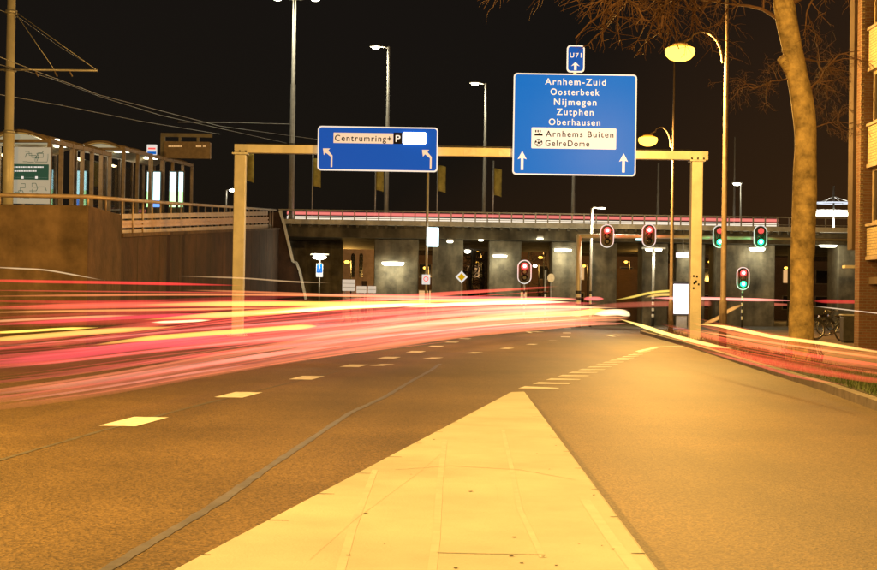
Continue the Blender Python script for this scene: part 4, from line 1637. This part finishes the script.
# sprouts round the foot of the trunk
mb = MB()
random.seed(4)
for k in range(46):
    a = random.uniform(0, 6.28)
    r = random.uniform(.22, .5)
    p = Vector((tb.x + r * math.cos(a), TY + r * math.sin(a), .11))
    mb.tube([p, p + Vector((random.gauss(0, .05), random.gauss(0, .05), .15)), p + Vector((random.gauss(0, .1), random.gauss(0, .1), random.uniform(.2, .5)))], [.007, .006, .003], 4, caps=False)
tag(mb.build('trunk_sprout', M['twig'], origin=(tb.x, TY, .11), fix=False), 'bundle of thin sprouts growing round the foot of the leaning tree', 'sprouts')
for i, (u, Y, lab) in enumerate(((471, 112, 'dark bare tree with leaning trunk left in the gap behind the viaduct'), (483.5, 115, 'dark bare tree right in the gap behind the viaduct'), (546, 120, 'dark round bushy tree in the gap behind the near red signal'))):
    b = W(u, 290, Y)
    b.z = -.05
    sp2 = [b, b + Vector((.1, 0, 1.5)), b + Vector((-.15 + .5 * i, 0, 3)), b + Vector((.2, 0, 5)), b + Vector((.3, 0, 7))]
    lm = []
    random.seed(50 + i)
    for k in range(9):
        z = random.uniform(2.2 if i < 2 else 1.0, 6.5)
        a = random.uniform(0, 6.28)
        lm.append((b + Vector((.1, 0, z)), Vector((math.cos(a), math.sin(a), .5)), 2.4 if i < 2 else 1.7, .07))
    tree('bare_tree', lab, tuple(b), sp2, [.35, .3, .26, .2, .1], M['darkbark'], M['darkbark'], lm, 2, 60 + i, twr=.02, group='bare trees behind the viaduct')

# ------------------------------------------------------------------ church front and little lamps beyond the viaduct
YC = 128.0
c0, c1 = W(343, 240, YC), W(371, 275, YC)
o = thing('church', ((c0.x + c1.x) / 2, YC, 0), 'pale stone church front with two dark arched windows behind the viaduct', 'church')
zt = W(357, 236, YC).z
P = lambda u, v: (W(u, v, YC).x, W(u, v, YC).z)
holes = [(350.7, 354.6), (358.8, 362.8)]
zs0, zs1 = P(352, 277)[1], P(352, 256)[1]
mb = MB()
xs = [c0.x - 2.5, P(holes[0][0], 270)[0], P(holes[0][1], 270)[0], P(holes[1][0], 270)[0], P(holes[1][1], 270)[0], c1.x + .2]
mb.box(xs[0], xs[1], YC, YC + 8, 0, zt)
mb.box(xs[2], xs[3], YC, YC + 8, 0, zt)
mb.box(xs[4], xs[5], YC, YC + 8, 0, zt)
for i in (1, 3):
    mb.box(xs[i], xs[i + 1], YC + .02, YC + 8, 0, zs0)
    r = (xs[i + 1] - xs[i]) / 2
    cx = xs[i] + r
    arc = [(cx + r * math.cos(R(180 - 180 * k / 8)), zs1 + r * 1.5 * math.sin(R(180 - 180 * k / 8))) for k in range(9)]
    for k in range(8):
        mb.slab([arc[k], arc[k + 1], (arc[k + 1][0], zt), (arc[k][0], zt)], YC + .02, YC + 8)
mb.build('wall', M['stone'], o)
for i in (1, 3):
    wdw = MB().box(xs[i], xs[i + 1], YC + .5, YC + .55, zs0, zs1 + .7).build('window', M['glass'], o)
    mb = MB()
    cx = (xs[i] + xs[i + 1]) / 2
    mb.box(cx - .03, cx + .03, YC + .44, YC + .5, zs0, zs1 + .5)
    for k in range(4):
        z = zs0 + (zs1 - zs0) * (k + 1) / 4
        mb.box(xs[i], xs[i + 1], YC + .45, YC + .495, z - .02, z + .02)
    mb.build('window_bar', M['darksteel'], wdw)
mb = MB()
mb.box(xs[0] - .1, xs[5] + .1, YC - .2, YC - .002, zt - .5, zt - .2)
mb.build('cornice', M['stone'], o)
MB().box(P(362, 282)[0], P(367, 290)[0], YC - .06, YC - .003, 0, P(362, 281)[1]).build('door', M['darkbark'], o)
lamp('church_light', ((c0.x + c1.x) / 2 - 1, YC - 5, 4.5), 520, (1, .55, .36), .3, 150, parent=o)

for u, v, Y, mt, lab in ((347, 262, 112, 'sod', 'small orange lamp in front of the church'), (467.5, 251.5, 108, 'led', 'small white lamp at the left of the gap with trunks'),
                         (477.5, 250.5, 122, 'sod', 'small orange lamp high between the two trunks'), (489, 250.5, 125, 'sod', 'small orange lamp at the right of the gap with trunks'),
                         (476.5, 263, 128, 'sod', 'low orange lamp between the two trunks'), (540, 250, 128, 'sod', 'upper orange lamp behind the near red signal'),
                         (540.5, 257.5, 135, 'sod', 'lower orange lamp behind the near red signal'), (525, 249, 120, 'sod', 'orange lamp just above the near red signal')):
    c = W(u, v, Y)
    o = thing('distant_lamp', (c.x, Y, 0), lab, 'street lamp', 'small lamps beyond the viaduct')
    MB().tube([(c.x + .35, Y, -.05), (c.x + .35, Y, c.z + .1), (c.x, Y, c.z + .12)], .05, 6).build('pole', M['darksteel'], o)
    MB().lathe((c.x, Y, c.z), [(.05, -.14), (.2, -.08), (.24, .03), (.12, .12)], 12).build('lamp_head', M[mt], o)
    if u in (347, 477.5, 540):
        lamp('distant_light', (c.x, Y - .3, c.z - .4), 900, SODIUM, .2, parent=o)
for u, v, Y, mt, lab in ((626, 262, 126, 'sod', 'added small orange lamp in the gap above the low brick wall'), (584, 266, 130, 'sod', 'added small orange lamp in the narrow gap beside the mast post'),  # extra lamps added to brighten the gaps under the viaduct
                         (425, 268, 124, 'sod', 'added small orange lamp in the gap behind the lit sign pole'), (535, 266, 118, 'led', 'added small white lamp low in the gap behind the near red signal'),
                         (710, 262, 122, 'sod', 'added small orange lamp between gantry post and brown pole'), (786, 268, 124, 'sod', 'added small orange lamp in the gap left of the tree trunk')):
    c = W(u, v, Y)
    o = thing('distant_lamp', (c.x, Y, 0), lab, 'street lamp', 'small lamps beyond the viaduct')
    MB().tube([(c.x + .35, Y, -.05), (c.x + .35, Y, c.z + .1), (c.x, Y, c.z + .12)], .05, 6).build('pole', M['darksteel'], o)
    MB().lathe((c.x, Y, c.z), [(.05, -.11), (.15, -.06), (.18, .03), (.1, .1)], 12).build('lamp_head', M[mt], o)
    lamp('distant_light', (c.x, Y - .3, c.z - .4), 350, SODIUM, .2, parent=o)
# low brick wall seen through the right-hand gap, with a dark row of houses behind everything
a, b = W(600, 276, 108), W(668, 284, 108)
w_ = MB().box(a.x, b.x, 108, 108.4, -.05, a.z + .6).build('garden_wall', M['brick'], origin=((a.x + b.x) / 2, 108, 0))
tag(w_, 'low brown brick wall seen through the gap right of the signal mast', 'wall')
lamp('wall_light', ((a.x + b.x) / 2, 104.5, 4.5), 140, SODIUM, .3)
random.seed(9)
x = -16
k = 0
labs = ['dark brick house filling the gap left of the lit sign pole', 'dark brick house behind the two bare trunks', 'dark brick house behind the near red signal', 'dark brick house seen through the gap by the mast post', 'dark brick house right of the gantry post', 'dark brick house behind the wide right pier', 'dark brick house behind the big tree trunk']
for k in range(7):
    w0 = random.uniform(7.5, 9)
    xx = -4 + k * 8.4 if k else -3
    o = thing('brick_house', (xx + 4, 142, 0), labs[k], 'house', 'dark houses behind the viaduct')
    hgt = 6 + random.uniform(-.5, 1)
    MB().box(xx, xx + 8.2, 142, 150, -.05, hgt).build('wall', M['brick'], o)
    MB().slab([(xx, hgt), (xx + 8.2, hgt), (xx + 4.1, hgt + 1.6)], 142.1, 149.9).build('roof', M['darkbark'], o)
    for j in range(3):
        for l in range(2):
            zz = 1.0 + l * 2.7
            fx = xx + .9 + j * 2.5
            fr = MB().box(fx, fx + 1.4, 141.9, 141.99, zz, zz + 1.5).build('window', M['frame'], o)
            MB().box(fx + .1, fx + 1.3, 141.86, 141.897, zz + .1, zz + 1.4).build('pane', M['winglow'] if (k * 5 + j * 3 + l * 2) % 4 == 0 else M['glass'], fr)

# ------------------------------------------------------------------ ring shaped high mast light at right
Y = 100.0
b = W(833, 260, Y)
o = thing('ring_mast_light', (b.x, Y, 0), 'mast with glowing white ring and a blazing row of lamps between trunk and building', 'lamp mast')
zt = W(833, 186, Y).z
MB().tube([(b.x, Y, 0), (b.x, Y, 3.0), (b.x, Y, 3.02), (b.x, Y, zt)], [.2, .2, .12, .06], 10).build('pole', M['steel'], o)
zr = W(833, 203, Y).z
rx = 19 * Y / F
ringp = [(b.x + rx * math.cos(2 * math.pi * k / 40), Y + rx * math.sin(2 * math.pi * k / 40), zr + .04 * math.sin(2 * math.pi * k / 40)) for k in range(41)]
MB().tube(ringp, .055, 6, caps=False).build('ring', M['ringglow'], o)
mb = MB()
for k in range(4):
    a = math.pi / 4 + k * math.pi / 2
    mb.tube([(b.x, Y, zr + .5), (b.x + rx * math.cos(a), Y + rx * math.sin(a), zr)], .02, 5)
mb.build('ring_stay', M['steel'], o)
zl = W(833, 214, Y).z
MB().box(b.x - 1.25, b.x + 1.25, Y - .05, Y + .1, zl + .2, zl + .32).build('lamp_bar', M['steel'], o)
for k in range(8):
    x = b.x - 1.15 + 2.3 * k / 7
    MB().lathe((x, Y - .06, zl), [(.08, -.18), (.17, -.1), (.18, .1), (.1, .2)], 10).build('lamp_head', M['led'], o)
lamp('ring_mast_lamp', (b.x, Y - .6, zl - .3), 700, (1, .95, .85), .5, parent=o)

# ------------------------------------------------------------------ brick building at the right edge
YE = 37.0
bx = W(862, 250, YE).x
o = thing('brick_building', (bx + 3, YE - 8, .11), 'brown brick block with yellow spandrels and a tan fin at the right edge', 'building')
zz = lambda v: W(868, v, 36.2).z
floors = [(zz(256), zz(226)), (zz(163), zz(125)), (zz(66), zz(28)), (zz(-32), zz(-70)), (zz(-130), zz(-168))]
MB().box(bx + 1.2, bx + 14, 4, YE, .1, floors[-1][1] + .8).build('core', M['brick'], o)
for i, (z0, z1) in enumerate(floors):
    mb = MB().box(bx - .02, bx + 1.19, 4, YE - .45, z0, z1)
    sp_ = mb.build('spandrel', M['ybrick'], o)
    mb = MB().box(bx - .07, bx + 1.18, 4, YE - .44, z1 + .002, z1 + .07)
    mb.box(bx - .05, bx + 1.18, 4, YE - .44, z0 - .1, z0 - .002)
    mb.build('coping', M['frame'], sp_)
for i in range(len(floors) - 1):
    z0, z1 = floors[i][1] + .07, floors[i + 1][0] - .1
    y = YE - .5
    while y > 6:
        fr = MB()
        ya, yb = y - 1.9, y
        xw = bx + .10
        fr.box(xw, xw + .12, ya, ya + .09, z0, z1)
        fr.box(xw, xw + .12, yb - .09, yb, z0, z1)
        fr.box(xw + .001, xw + .119, ya + .09, yb - .09, z0, z0 + .09)
        fr.box(xw + .001, xw + .119, ya + .09, yb - .09, z1 - .09, z1)
        fr.box(xw + .002, xw + .118, (ya + yb) / 2 - .04, (ya + yb) / 2 + .04, z0 + .09, z1 - .09)
        w_ = fr.build('window', M['frame'], o)
        MB().box(xw + .04, xw + .06, ya + .09, yb - .09, z0 + .09, z1 - .09).build('pane', M['glass'], w_)
        mb = MB().box(bx + .02, bx + 1.17, ya - .32, ya - .002, z0 - .06, z1 + .09)
        mb.build('brick_pier', M['brick'], o)
        y -= 2.23
fx0, fx1 = W(846.5, 240, 37.5).x, W(857.5, 240, 37.5).x
MB().box(fx0, bx + 1.0, YE + .003, YE + .42, zz(248.5), floors[-1][1] + 1.2).build('fin', M['tanpanel'], o)
px0 = W(854.5, 300, YE).x
mb = MB().box(px0, bx - .03, YE - .40, YE, .1, floors[-1][1] + .8)
mb.box(bx - .028, bx + 1.19, YE - .40, YE - .002, .1, floors[-1][1] + .8)
mb.build('corner_pier', M['brick'], o)
mb = MB()
z = zz(248)
while z < floors[-1][1]:
    mb.box(px0 - .03, px0 + .06, YE - .44, YE - .402, z, z + .07)
    z += .15
mb.build('quoin', M['ybrick'], o)
MB().box(bx + .05, bx + 1.18, 4, YE - .45, zz(284), zz(277)).build('door_lintel', M['tanpanel'], o)
MB().box(bx + .6, bx + .66, 6, YE - .5, .11, zz(284)).build('shop_window', M['glass'], o)
MB().box(bx + .04, bx + .5, YE - 2.6, YE - 2.2, .11, zz(284)).build('brick_pier', M['brick'], o)
MB().box(fx0 - .05, bx + .2, YE + .43, YE + .7, zz(267), zz(264)).build('canopy_edge', M['fascia'], o)


# ------------------------------------------------------------------ parked bicycles and litter bin
def bicycle(x, y, rz, z, lab, frame_m, basket=False):
    o = thing('bicycle', (x, y, z), lab, 'bicycle', 'bicycles parked by the building')
    o.rotation_euler = (0, R(-4), rz)
    r = .34
    o['_w'] = (0, 0, 0)

    def T(pts, rad, nm, m, par=o):
        q = MB()
        for p in pts:
            q.tube(p, rad, 8)
        return q.build(nm, m, par)
    for wx_, nm in ((-.53, 'rear_wheel'), (.53, 'front_wheel')):
        ring = [(wx_ + r * math.cos(2 * math.pi * k / 32), 0, r + r * math.sin(2 * math.pi * k / 32)) for k in range(33)]
        q = MB().tube(ring, .022, 8, caps=False)
        wh = q.build('wheel', M['rubber'], o)
        wh['_w'] = (0, 0, 0)
        q = MB()
        rim = [(wx_ + (r - .03) * math.cos(2 * math.pi * k / 32), 0, r + (r - .03) * math.sin(2 * math.pi * k / 32)) for k in range(33)]
        q.tube(rim, .014, 6, caps=False)
        q.build('rim', M['chrome'], wh)
        q = MB()
        for k in range(18):
            a = 2 * math.pi * k / 18
            q.tube([(wx_, .03 * (-1) ** k, r), (wx_ + (r - .03) * math.cos(a), 0, r + (r - .03) * math.sin(a))], .0025, 4, caps=False)
        q.build('spoke', M['chrome'], wh)
    bb, st, hd0, hd1 = (-.08, 0, .30), (-.26, 0, .82), (.34, 0, .62), (.30, 0, .86)
    T([[bb, st], [bb, hd0], [(-.20, 0, .62), (.32, 0, .76)], [hd0, hd1], [(-.53, .06, r), bb], [(-.53, -.06, r), bb], [(-.53, .06, r), (-.22, 0, .72)], [(-.53, -.06, r), (-.22, 0, .72)]], .018, 'frame', frame_m)
    T([[hd0, (.44, .05, .5), (.53, .05, r)], [hd0, (.44, -.05, .5), (.53, -.05, r)]], .013, 'fork', frame_m)
    T([[hd1, (.28, 0, 1.0), (.24, .12, 1.05), (.12, .28, 1.03)], [(.28, 0, 1.0), (.24, -.12, 1.05), (.12, -.28, 1.03)]], .012, 'handlebar', M['chrome'])
    q = MB().lathe((-.28, 0, .88), [(.03, -.05), (.10, -.02), (.12, .02), (.06, .05)], 14, sx=1.3, sy=.85)
    q.build('saddle', M['leather'], o)
    T([[(-.26, 0, .8), (-.28, 0, .86)]], .014, 'seat_post', M['chrome'])
    for wx_ in (-.53, .53):
        a0_ = [(wx_ + (r + .045) * math.cos(R(t)), 0, r + (r + .045) * math.sin(R(t))) for t in range(20, 190, 14)]
        if wx_ > 0:
            a0_ = [(wx_ + (r + .045) * math.cos(R(t)), 0, r + (r + .045) * math.sin(R(t))) for t in range(10, 160, 14)]
        q = MB().tube(a0_, .012, 6, flat=2.2)
        q.build('mudguard', M['black'], o)
    T([[(-.75, .07, .72), (-.35, .07, .72)], [(-.75, -.07, .72), (-.35, -.07, .72)], [(-.75, -.07, .72), (-.75, .07, .72)], [(-.72, .08, .72), (-.55, .08, r)], [(-.72, -.08, .72), (-.55, -.08, r)]], .008, 'carrier', M['black'])
    q = MB().lathe((-.08, .03, .30), [(.09, -.01), (.09, .01)], 18, axis='Y')
    q.tube([(-.08, .07, .30), (.06, .08, .22)], .012, 6)
    q.tube([(-.08, -.07, .30), (-.22, -.08, .38)], .012, 6)
    q.build('crank', M['chrome'], o)
    q = MB().lathe((.42, 0, .82), [(.05, -.04), (.06, .03)], 10, axis='X')
    q.build('headlight', M['chrome'], o)
    if basket:
        q = MB().box(.36, .72, -.2, .2, .86, 1.14)
        q.build('crate', M['black'], o, bevel=.02)
    return o


bp_ = G(829, 340.5, .112)
bicycle(bp_.x, bp_.y, R(186), .112, 'black bicycle with pale rims leaning beside the brick corner', M['black'], True)
bp2 = G(836, 337, .112)
bicycle(bp2.x + .2, bp2.y + .4, R(170), .112, 'dark bicycle standing behind the one with pale rims', M['darksteel'], True)
bb_ = G(848, 343, .112)
o = thing('litter_bin', tuple(bb_), 'dark upright litter bin between the bicycles and the brick corner', 'bin')
MB().slab(rrect(bb_.x - .22, bb_.x + .22, .16, 1.0, .05), bb_.y - .2, bb_.y + .2).build('body', M['darksteel'], o, bevel=.02)
MB().box(bb_.x - .25, bb_.x + .25, bb_.y - .23, bb_.y + .23, 1.002, 1.06).build('lid', M['greysteel'], o, bevel=.02)
MB().box(bb_.x - .18, bb_.x + .18, bb_.y - .16, bb_.y + .16, .112, .158).build('foot', M['black'], o)

# ------------------------------------------------------------------ light of the passing traffic
# the luminous streaks the photograph shows: glowing bodies with their own distance, width and height above the lane


def laneY(px, c=18.97, k=.41):
    return c / (k - (px - 438.5) / F)


def trail(pix, thick, col, L, lab, depth=None, flat=1.6, group='light streaks of passing traffic', taper=(True, True), parent=None, name='filament'):
    """pix: photograph pixels along the streak; thick: its height in pixels; L: how bright it shows"""
    dep = depth or laneY
    P_ = [W(u, v, dep(u)) for u, v in pix]
    fine, rad = [], []
    n_ = len(P_)
    for i in range(n_ - 1):
        for k in range(7):
            t = k / 7
            a, b, c, d = P_[max(i - 1, 0)], P_[i], P_[i + 1], P_[min(i + 2, n_ - 1)]
            fine.append(.5 * ((2 * b) + (c - a) * t + (2 * a - 5 * b + 4 * c - d) * t * t + (3 * b - a - 3 * c + d) * t ** 3))
    fine.append(P_[-1])
    m_ = len(fine)
    for i, p in enumerate(fine):
        s = 1.0
        t = i / (m_ - 1)
        if taper[0]:
            s = min(s, t * 4)
        if taper[1]:
            s = min(s, (1 - t) * 4)
        rad.append(max(.0006, thick * p.y / F / 2 * min(1, s)))
    rm = thick * fine[m_ // 2].y / F
    sn = 0
    for i in range(1, m_):                     # seen lengthwise a streak is deeper and so brighter: thin its glow to suit
        t_ = (fine[i] - fine[i - 1]).normalized()
        v_ = (fine[i] - Vector((0, 0, H))).normalized()
        sn += t_.cross(v_).length / (m_ - 1)
    rm /= max(.12, sn)
    if parent:
        return MB().tube(fine, rad, 8, flat=flat).build(name, volglow('streak_light', col, LK * L / (rm * flat)), parent)
    o = MB().tube(fine, rad, 12, flat=flat).build('light_streak', volglow('streak_light', col, LK * L / (rm * flat)), origin=fine[m_ // 2], fix=True)
    o.visible_shadow = True
    tag(o, lab, 'light streak', group)
    return o


def bundle(pix, thick, col, L, lab, depth=None, n=11, group='broad glows of passing traffic'):
    """a broad glow made of the many fine lines of passing lamps, each a part of its own"""
    dep = depth or laneY
    c = W(*pix[len(pix) // 2], dep(pix[len(pix) // 2][0]))
    o = thing('light_glow', (c.x, c.y, max(.1, c.z)), lab, 'light streaks', group)
    rnd = random.Random(lab)
    for k in range(n):
        off = thick * ((k + .5) / n - .5) + rnd.uniform(-.4, .4) * thick / n
        tilt = rnd.uniform(-.05, .05) * thick
        i0 = rnd.choice([0, 0, 0, 1])
        i1 = len(pix) - rnd.choice([0, 0, 0, 1])
        pp = [(u, v + off + tilt * (j - len(pix) / 2)) for j, (u, v) in enumerate(pix)][i0:i1]
        g_ = rnd.uniform(.6, 1.7)
        t_ = thick / n * rnd.choice([.5, .8, 1.2, 2.6])
        cc = (col[0], col[1] * rnd.uniform(.7, 1.35), col[2] * rnd.uniform(.7, 1.35))
        trail(pp, t_, cc, L * g_, None, dep, parent=o)
    trail(pix, thick, col, L * .42, None, dep, parent=o, name='soft_glow')
    return o


LK = 1.35
YEL = (1, .62, .10)
WHT = (1, .80, .42)
RED = (1, .05, .05)
PNK = (1, .20, .17)
ORG = (1, .28, .10)
near = lambda px: laneY(px, 6.87, .21)
mid = lambda px: laneY(px, 9.47, .238)
far = lambda px: laneY(px, 20.6, .42)
# broad glows
bundle([(-170, 374), (-40, 362), (60, 353), (180, 339), (300, 327), (430, 316), (560, 309)], 42, (1, .10, .09), .34, 'broad red sheaf of fine lines low along the left carriageway', mid, n=16)
bundle([(-170, 414), (-40, 400), (100, 382), (230, 360), (350, 342), (480, 326), (600, 317)], 26, (1, .19, .11), .24, 'broad pink sheaf of fine lines nearest the viewer across the road', near, n=12)
bundle([(120, 345), (250, 331), (380, 319), (500, 311), (600, 309)], 28, (1, .19, .11), .24, 'broad salmon sheaf of fine lines across the middle of the junction', mid, n=12)
bundle([(250, 354), (360, 337), (470, 325), (570, 319), (630, 318)], 18, (1, .36, .17), .30, 'pale peach sheaf of fine lines along the near edge of the streaks', near, n=9)
bundle([(-40, 318), (90, 314), (200, 312), (320, 306)], 26, (1, .07, .06), .26, 'dark red sheaf of fine lines in front of the left wall', n=10)
# left red lines
trail([(-40, 279.5), (40, 281.5), (130, 283), (245, 285.5)], 3.2, RED, .85, 'topmost thin red streak across the concrete wall block')
trail([(-40, 296.5), (60, 295.5), (180, 294.5), (300, 295), (420, 297), (470, 298)], 2.6, ORG, .9, 'thin orange red streak second from the top at left')
trail([(-40, 309), (60, 306.5), (160, 304.5), (260, 303), (330, 302.5)], 6, (1, .16, .08), .75, 'thick orange red streak below the two thin ones at left')
trail([(130, 305), (220, 304), (300, 303.8), (360, 303.8), (420, 301)], 5.5, YEL, 1.5, 'yellow streak along the thick orange red one')
trail([(-30, 333.8), (20, 331.5), (60, 329), (100, 327.5)], 2.6, YEL, 1.8, 'short thin yellow streak at the left edge')
trail([(-40, 343), (30, 337), (100, 331.5), (180, 326.5)], 5.5, (1, .50, .10), 1.3, 'yellow orange streak below the short thin yellow one')
trail([(90, 345.5), (150, 338.5), (230, 332), (300, 327), (318, 326)], 5.2, YEL, 1.5, 'lowest yellow streak ending before the lane dashes')
trail([(140, 320), (200, 316), (270, 312), (340, 307), (400, 303.5), (440, 301)], 6, YEL, 1.8, 'brightest yellow streak crossing behind the left gantry post foot')
trail([(150, 322.5), (180, 321.5), (212, 320)], 2.4, WHT, 2.0, 'short white streak under the brightest yellow one')
trail([(250, 314), (300, 310.5), (350, 307), (400, 305), (440, 303)], 3.6, WHT, 3.0, 'white hot streak along the brightest yellow one')
trail([(-40, 300.5), (40, 301.5), (120, 302), (180, 300)], 3, RED, .35, 'faint dark red streak close above the thick orange red one')
trail([(-40, 327), (60, 321), (150, 316.5), (240, 314), (330, 311)], 4, (1, .07, .12), .7, 'crimson streak between the yellow streaks at left')
trail([(-40, 366), (60, 356), (160, 344), (260, 337)], 9, (1, .08, .12), .55, 'crimson streak low over the left carriageway', mid)
trail([(-40, 398), (60, 386), (160, 371), (260, 356), (350, 345)], 5, (1, .32, .22), .5, 'pale pink streak low over the nearest lane', near)
trail([(-20, 405), (80, 391), (180, 375), (260, 363)], 2.4, (1, .36, .25), .35, 'thin pale pink line nearest the lane dashes', near)
# middle
trail([(290, 294.5), (350, 295), (420, 297), (480, 298.2), (560, 299), (578, 299.2)], 4, (1, .20, .18), 1.1, 'pink red streak before the piers left of the signal mast', far)
trail([(180, 290), (240, 291.5), (300, 293.5), (345, 295)], 2, ORG, .6, 'thin orange line in front of the wing wall', far)
trail([(380, 302.2), (450, 300.8), (520, 299.8), (575, 299)], 3.4, YEL, 1.8, 'yellow streak below the red signal on the low pole')
trail([(400, 307.5), (450, 304.5), (510, 302.5), (572, 302)], 4, WHT, 2.8, 'white streak below the yellow diamond sign')
trail([(330, 327), (400, 319), (470, 313), (540, 310), (600, 307)], 7, (1, .42, .25), .7, 'peach streak across the middle of the junction')
trail([(440, 321), (500, 316), (560, 313.5), (620, 313)], 6, (1, .55, .18), .9, 'golden streak ending at the twin headlights', near)
trail([(569, 314.5), (578, 313.4), (592, 311.2), (606, 309.5)], 5.5, YEL, 1.9, 'left golden hook of light in the middle of the junction')
trail([(594, 314.5), (608, 312.6), (622, 312.6), (630, 316)], 6.5, WHT, 2.2, 'right bright hook of light where the right streaks begin')
trail([(584, 298.9), (592, 298.6), (604, 298.8)], 4, (1, .16, .14), 1.6, 'short red dash right of the signal mast post', far)
trail([(612, 300.5), (632, 297), (650, 292.8), (668, 291), (690, 291)], 2.4, (1, .70, .12), 1.0, 'thin yellow arc rising before the two lamp post', far)
trail([(645, 297.5), (658, 294.8), (676, 294.6), (690, 296)], 3.2, (1, .62, .14), .9, 'short yellow streak left of the advert column', far)
trail([(560, 309), (640, 304.5), (720, 303.5), (800, 305)], 6, (1, .22, .12), .4, 'soft orange glow before the advert column', far)
tr_far = lambda px: 52 + (px - 650) * .05
trail([(650, 298), (690, 298.3), (740, 299.3), (800, 300.8)], 3.2, (1, .30, .24), 2.2, 'level pink white streak from advert column to tree trunk', lambda px: 58 - (px - 650) * .06)
trail([(812, 301), (840, 301.6), (868, 302)], 4, (1, .06, .05), .5, 'faint red streak between tree trunk and brick building', lambda px: 52)
trail([(700, 325), (716, 319), (730, 310), (744, 304)], 4, (1, .45, .10), .8, 'orange streak rising behind the brown lamp pole', lambda px: 50)
# right hand headlights and tail lights, in the lane along the kerb
right = lambda px: 5.05 / ((px - 438.5) / F)
trail([(618, 318.5), (641, 325.5), (662, 332.5), (689, 340), (715, 346), (735, 349)], 3.8, (1, .68, .18), 2.2, 'bright white yellow streak curving past the foot of the gantry post', right)
trail([(697, 324.3), (719, 326), (745, 331), (777, 337.5), (821, 343.2), (868, 350.5), (920, 357)], 3.6, (1, .62, .16), 2.0, 'bright white yellow streak passing before the tree trunk', right)
bundle([(660, 330), (720, 345), (790, 358), (860, 370), (930, 379)], 18, (1, .10, .05), .24, 'broad red sheaf of fine lines over the right kerb', right)
bundle([(690, 322), (740, 334), (800, 345), (877, 357), (930, 363)], 12, (1, .16, .06), .22, 'orange red sheaf of fine lines under the upper right streak', right)
trail([(735, 340.5), (790, 352), (850, 361), (930, 372)], 3.4, (1, .09, .05), .85, 'red line low along the right kerb', right)
trail([(700, 350), (750, 363), (795, 376), (850, 386)], 3, (1, .16, .09), .55, 'thin pinkish line lowest on the right kerb', right)
trail([(812, 306), (840, 309), (880, 313.5), (920, 317)], 1.2, (1, .75, .5), .7, 'hair thin pale line crossing before the bicycles', lambda px: 34)
# left, pale scratches of light on the wall
trail([(-30, 266), (15, 268.3), (45, 270), (75, 275), (105, 280.5)], 1.6, (1, .72, .40), .55, 'thin pale curve of light before the concrete wall block', lambda px: 30)
trail([(170, 276), (240, 278), (290, 281.5), (330, 283)], 1.6, (1, .62, .30), .4, 'thin pale line before the wing wall', far)
# finer streaks inside the broad glows
for pix, t, c_, L, lab, dp in (
        ([(-40, 358), (80, 349), (200, 337), (320, 326), (430, 318)], 2.6, (1, .12, .14), .6, 'thin crimson line through the lowest part of the red glow at left', laneY),
        ([(-40, 349), (80, 340), (200, 329), (330, 319), (450, 311)], 2.2, (1, .30, .22), .55, 'thin rose line just under the yellow orange streak at left', laneY),
        ([(-40, 372), (60, 362), (170, 349), (280, 338), (400, 328)], 2.4, (1, .16, .14), .5, 'thin red line just above the pink lines at left', mid),
        ([(150, 352), (260, 340), (380, 328), (500, 319), (590, 315)], 2.4, (1, .42, .30), .5, 'thin pale pink line below the salmon glow', near),
        ([(180, 362), (290, 348), (400, 335), (510, 324), (600, 318)], 1.8, (1, .50, .30), .45, 'thin cream line nearest above the first lane dashes', near),
        ([(240, 336), (340, 325), (440, 316), (540, 310.5), (610, 309)], 3.0, (1, .34, .22), .6, 'medium rose streak under the white hot one', laneY),
        ([(280, 321), (360, 315), (450, 309), (540, 306), (600, 306)], 3.4, (1, .46, .26), .6, 'medium peach streak right under the white hot one', laneY),
        ([(-40, 313), (70, 311), (180, 309.5), (300, 307.5)], 2.4, (1, .40, .12), .8, 'thin orange line under the thick orange red streak at left', laneY),
        ([(-40, 290), (60, 291), (160, 292), (280, 293)], 1.4, (1, .10, .07), .45, 'hair thin red line between the two uppermost red streaks', laneY),
        ([(340, 298.3), (410, 299.3), (480, 300.4), (560, 301)], 2.2, (1, .55, .40), 1.1, 'thin pale rose line close under the pink red one by the piers', far),
        ([(-40, 323), (50, 318.5), (140, 315)], 2.6, (1, .46, .2), .7, 'short peach line at the left edge above the crimson one', laneY),
        ([(440, 312), (500, 308.5), (560, 307), (620, 308)], 2.4, (1, .62, .30), 1.0, 'thin golden line above the twin headlights', laneY),
        ([(690, 330), (760, 341), (840, 352.5), (930, 364)], 2.2, (1, .34, .12), .7, 'thin orange line between the two thick streaks at right', right),
        ([(720, 352), (780, 365), (850, 377), (930, 388)], 6, (1, .10, .05), .5, 'red streak running right along the top of the right kerb', right)):
    trail(pix, t, c_, L, lab, dp)
# traffic up on the viaduct
for v0, v1, t, col, L, lab in ((215.2, 218, 3.6, (1, .24, .20), 1.1, 'long pink red streak behind the viaduct railing'), (219.6, 220, 3.4, (1, .85, .66), 1.5, 'long pale white streak low behind the viaduct railing')):
    yv = YV + 2.5
    a, b = W(287, 212.6, yv), W(778, 221.0, yv)
    a.z = b.z = W(438, v0, yv).z
    o = MB().tube([a.lerp(b, k / 12) for k in range(13)], t * yv / F / 2, 10, flat=1.5).build('light_streak', volglow('streak_light', col, L / (t * yv / F * 1.5)), origin=a)
    tag(o, lab, 'light streak', 'light streaks of passing traffic')

for o in bpy.data.objects:
    if '_w' in o:
        del o['_w']
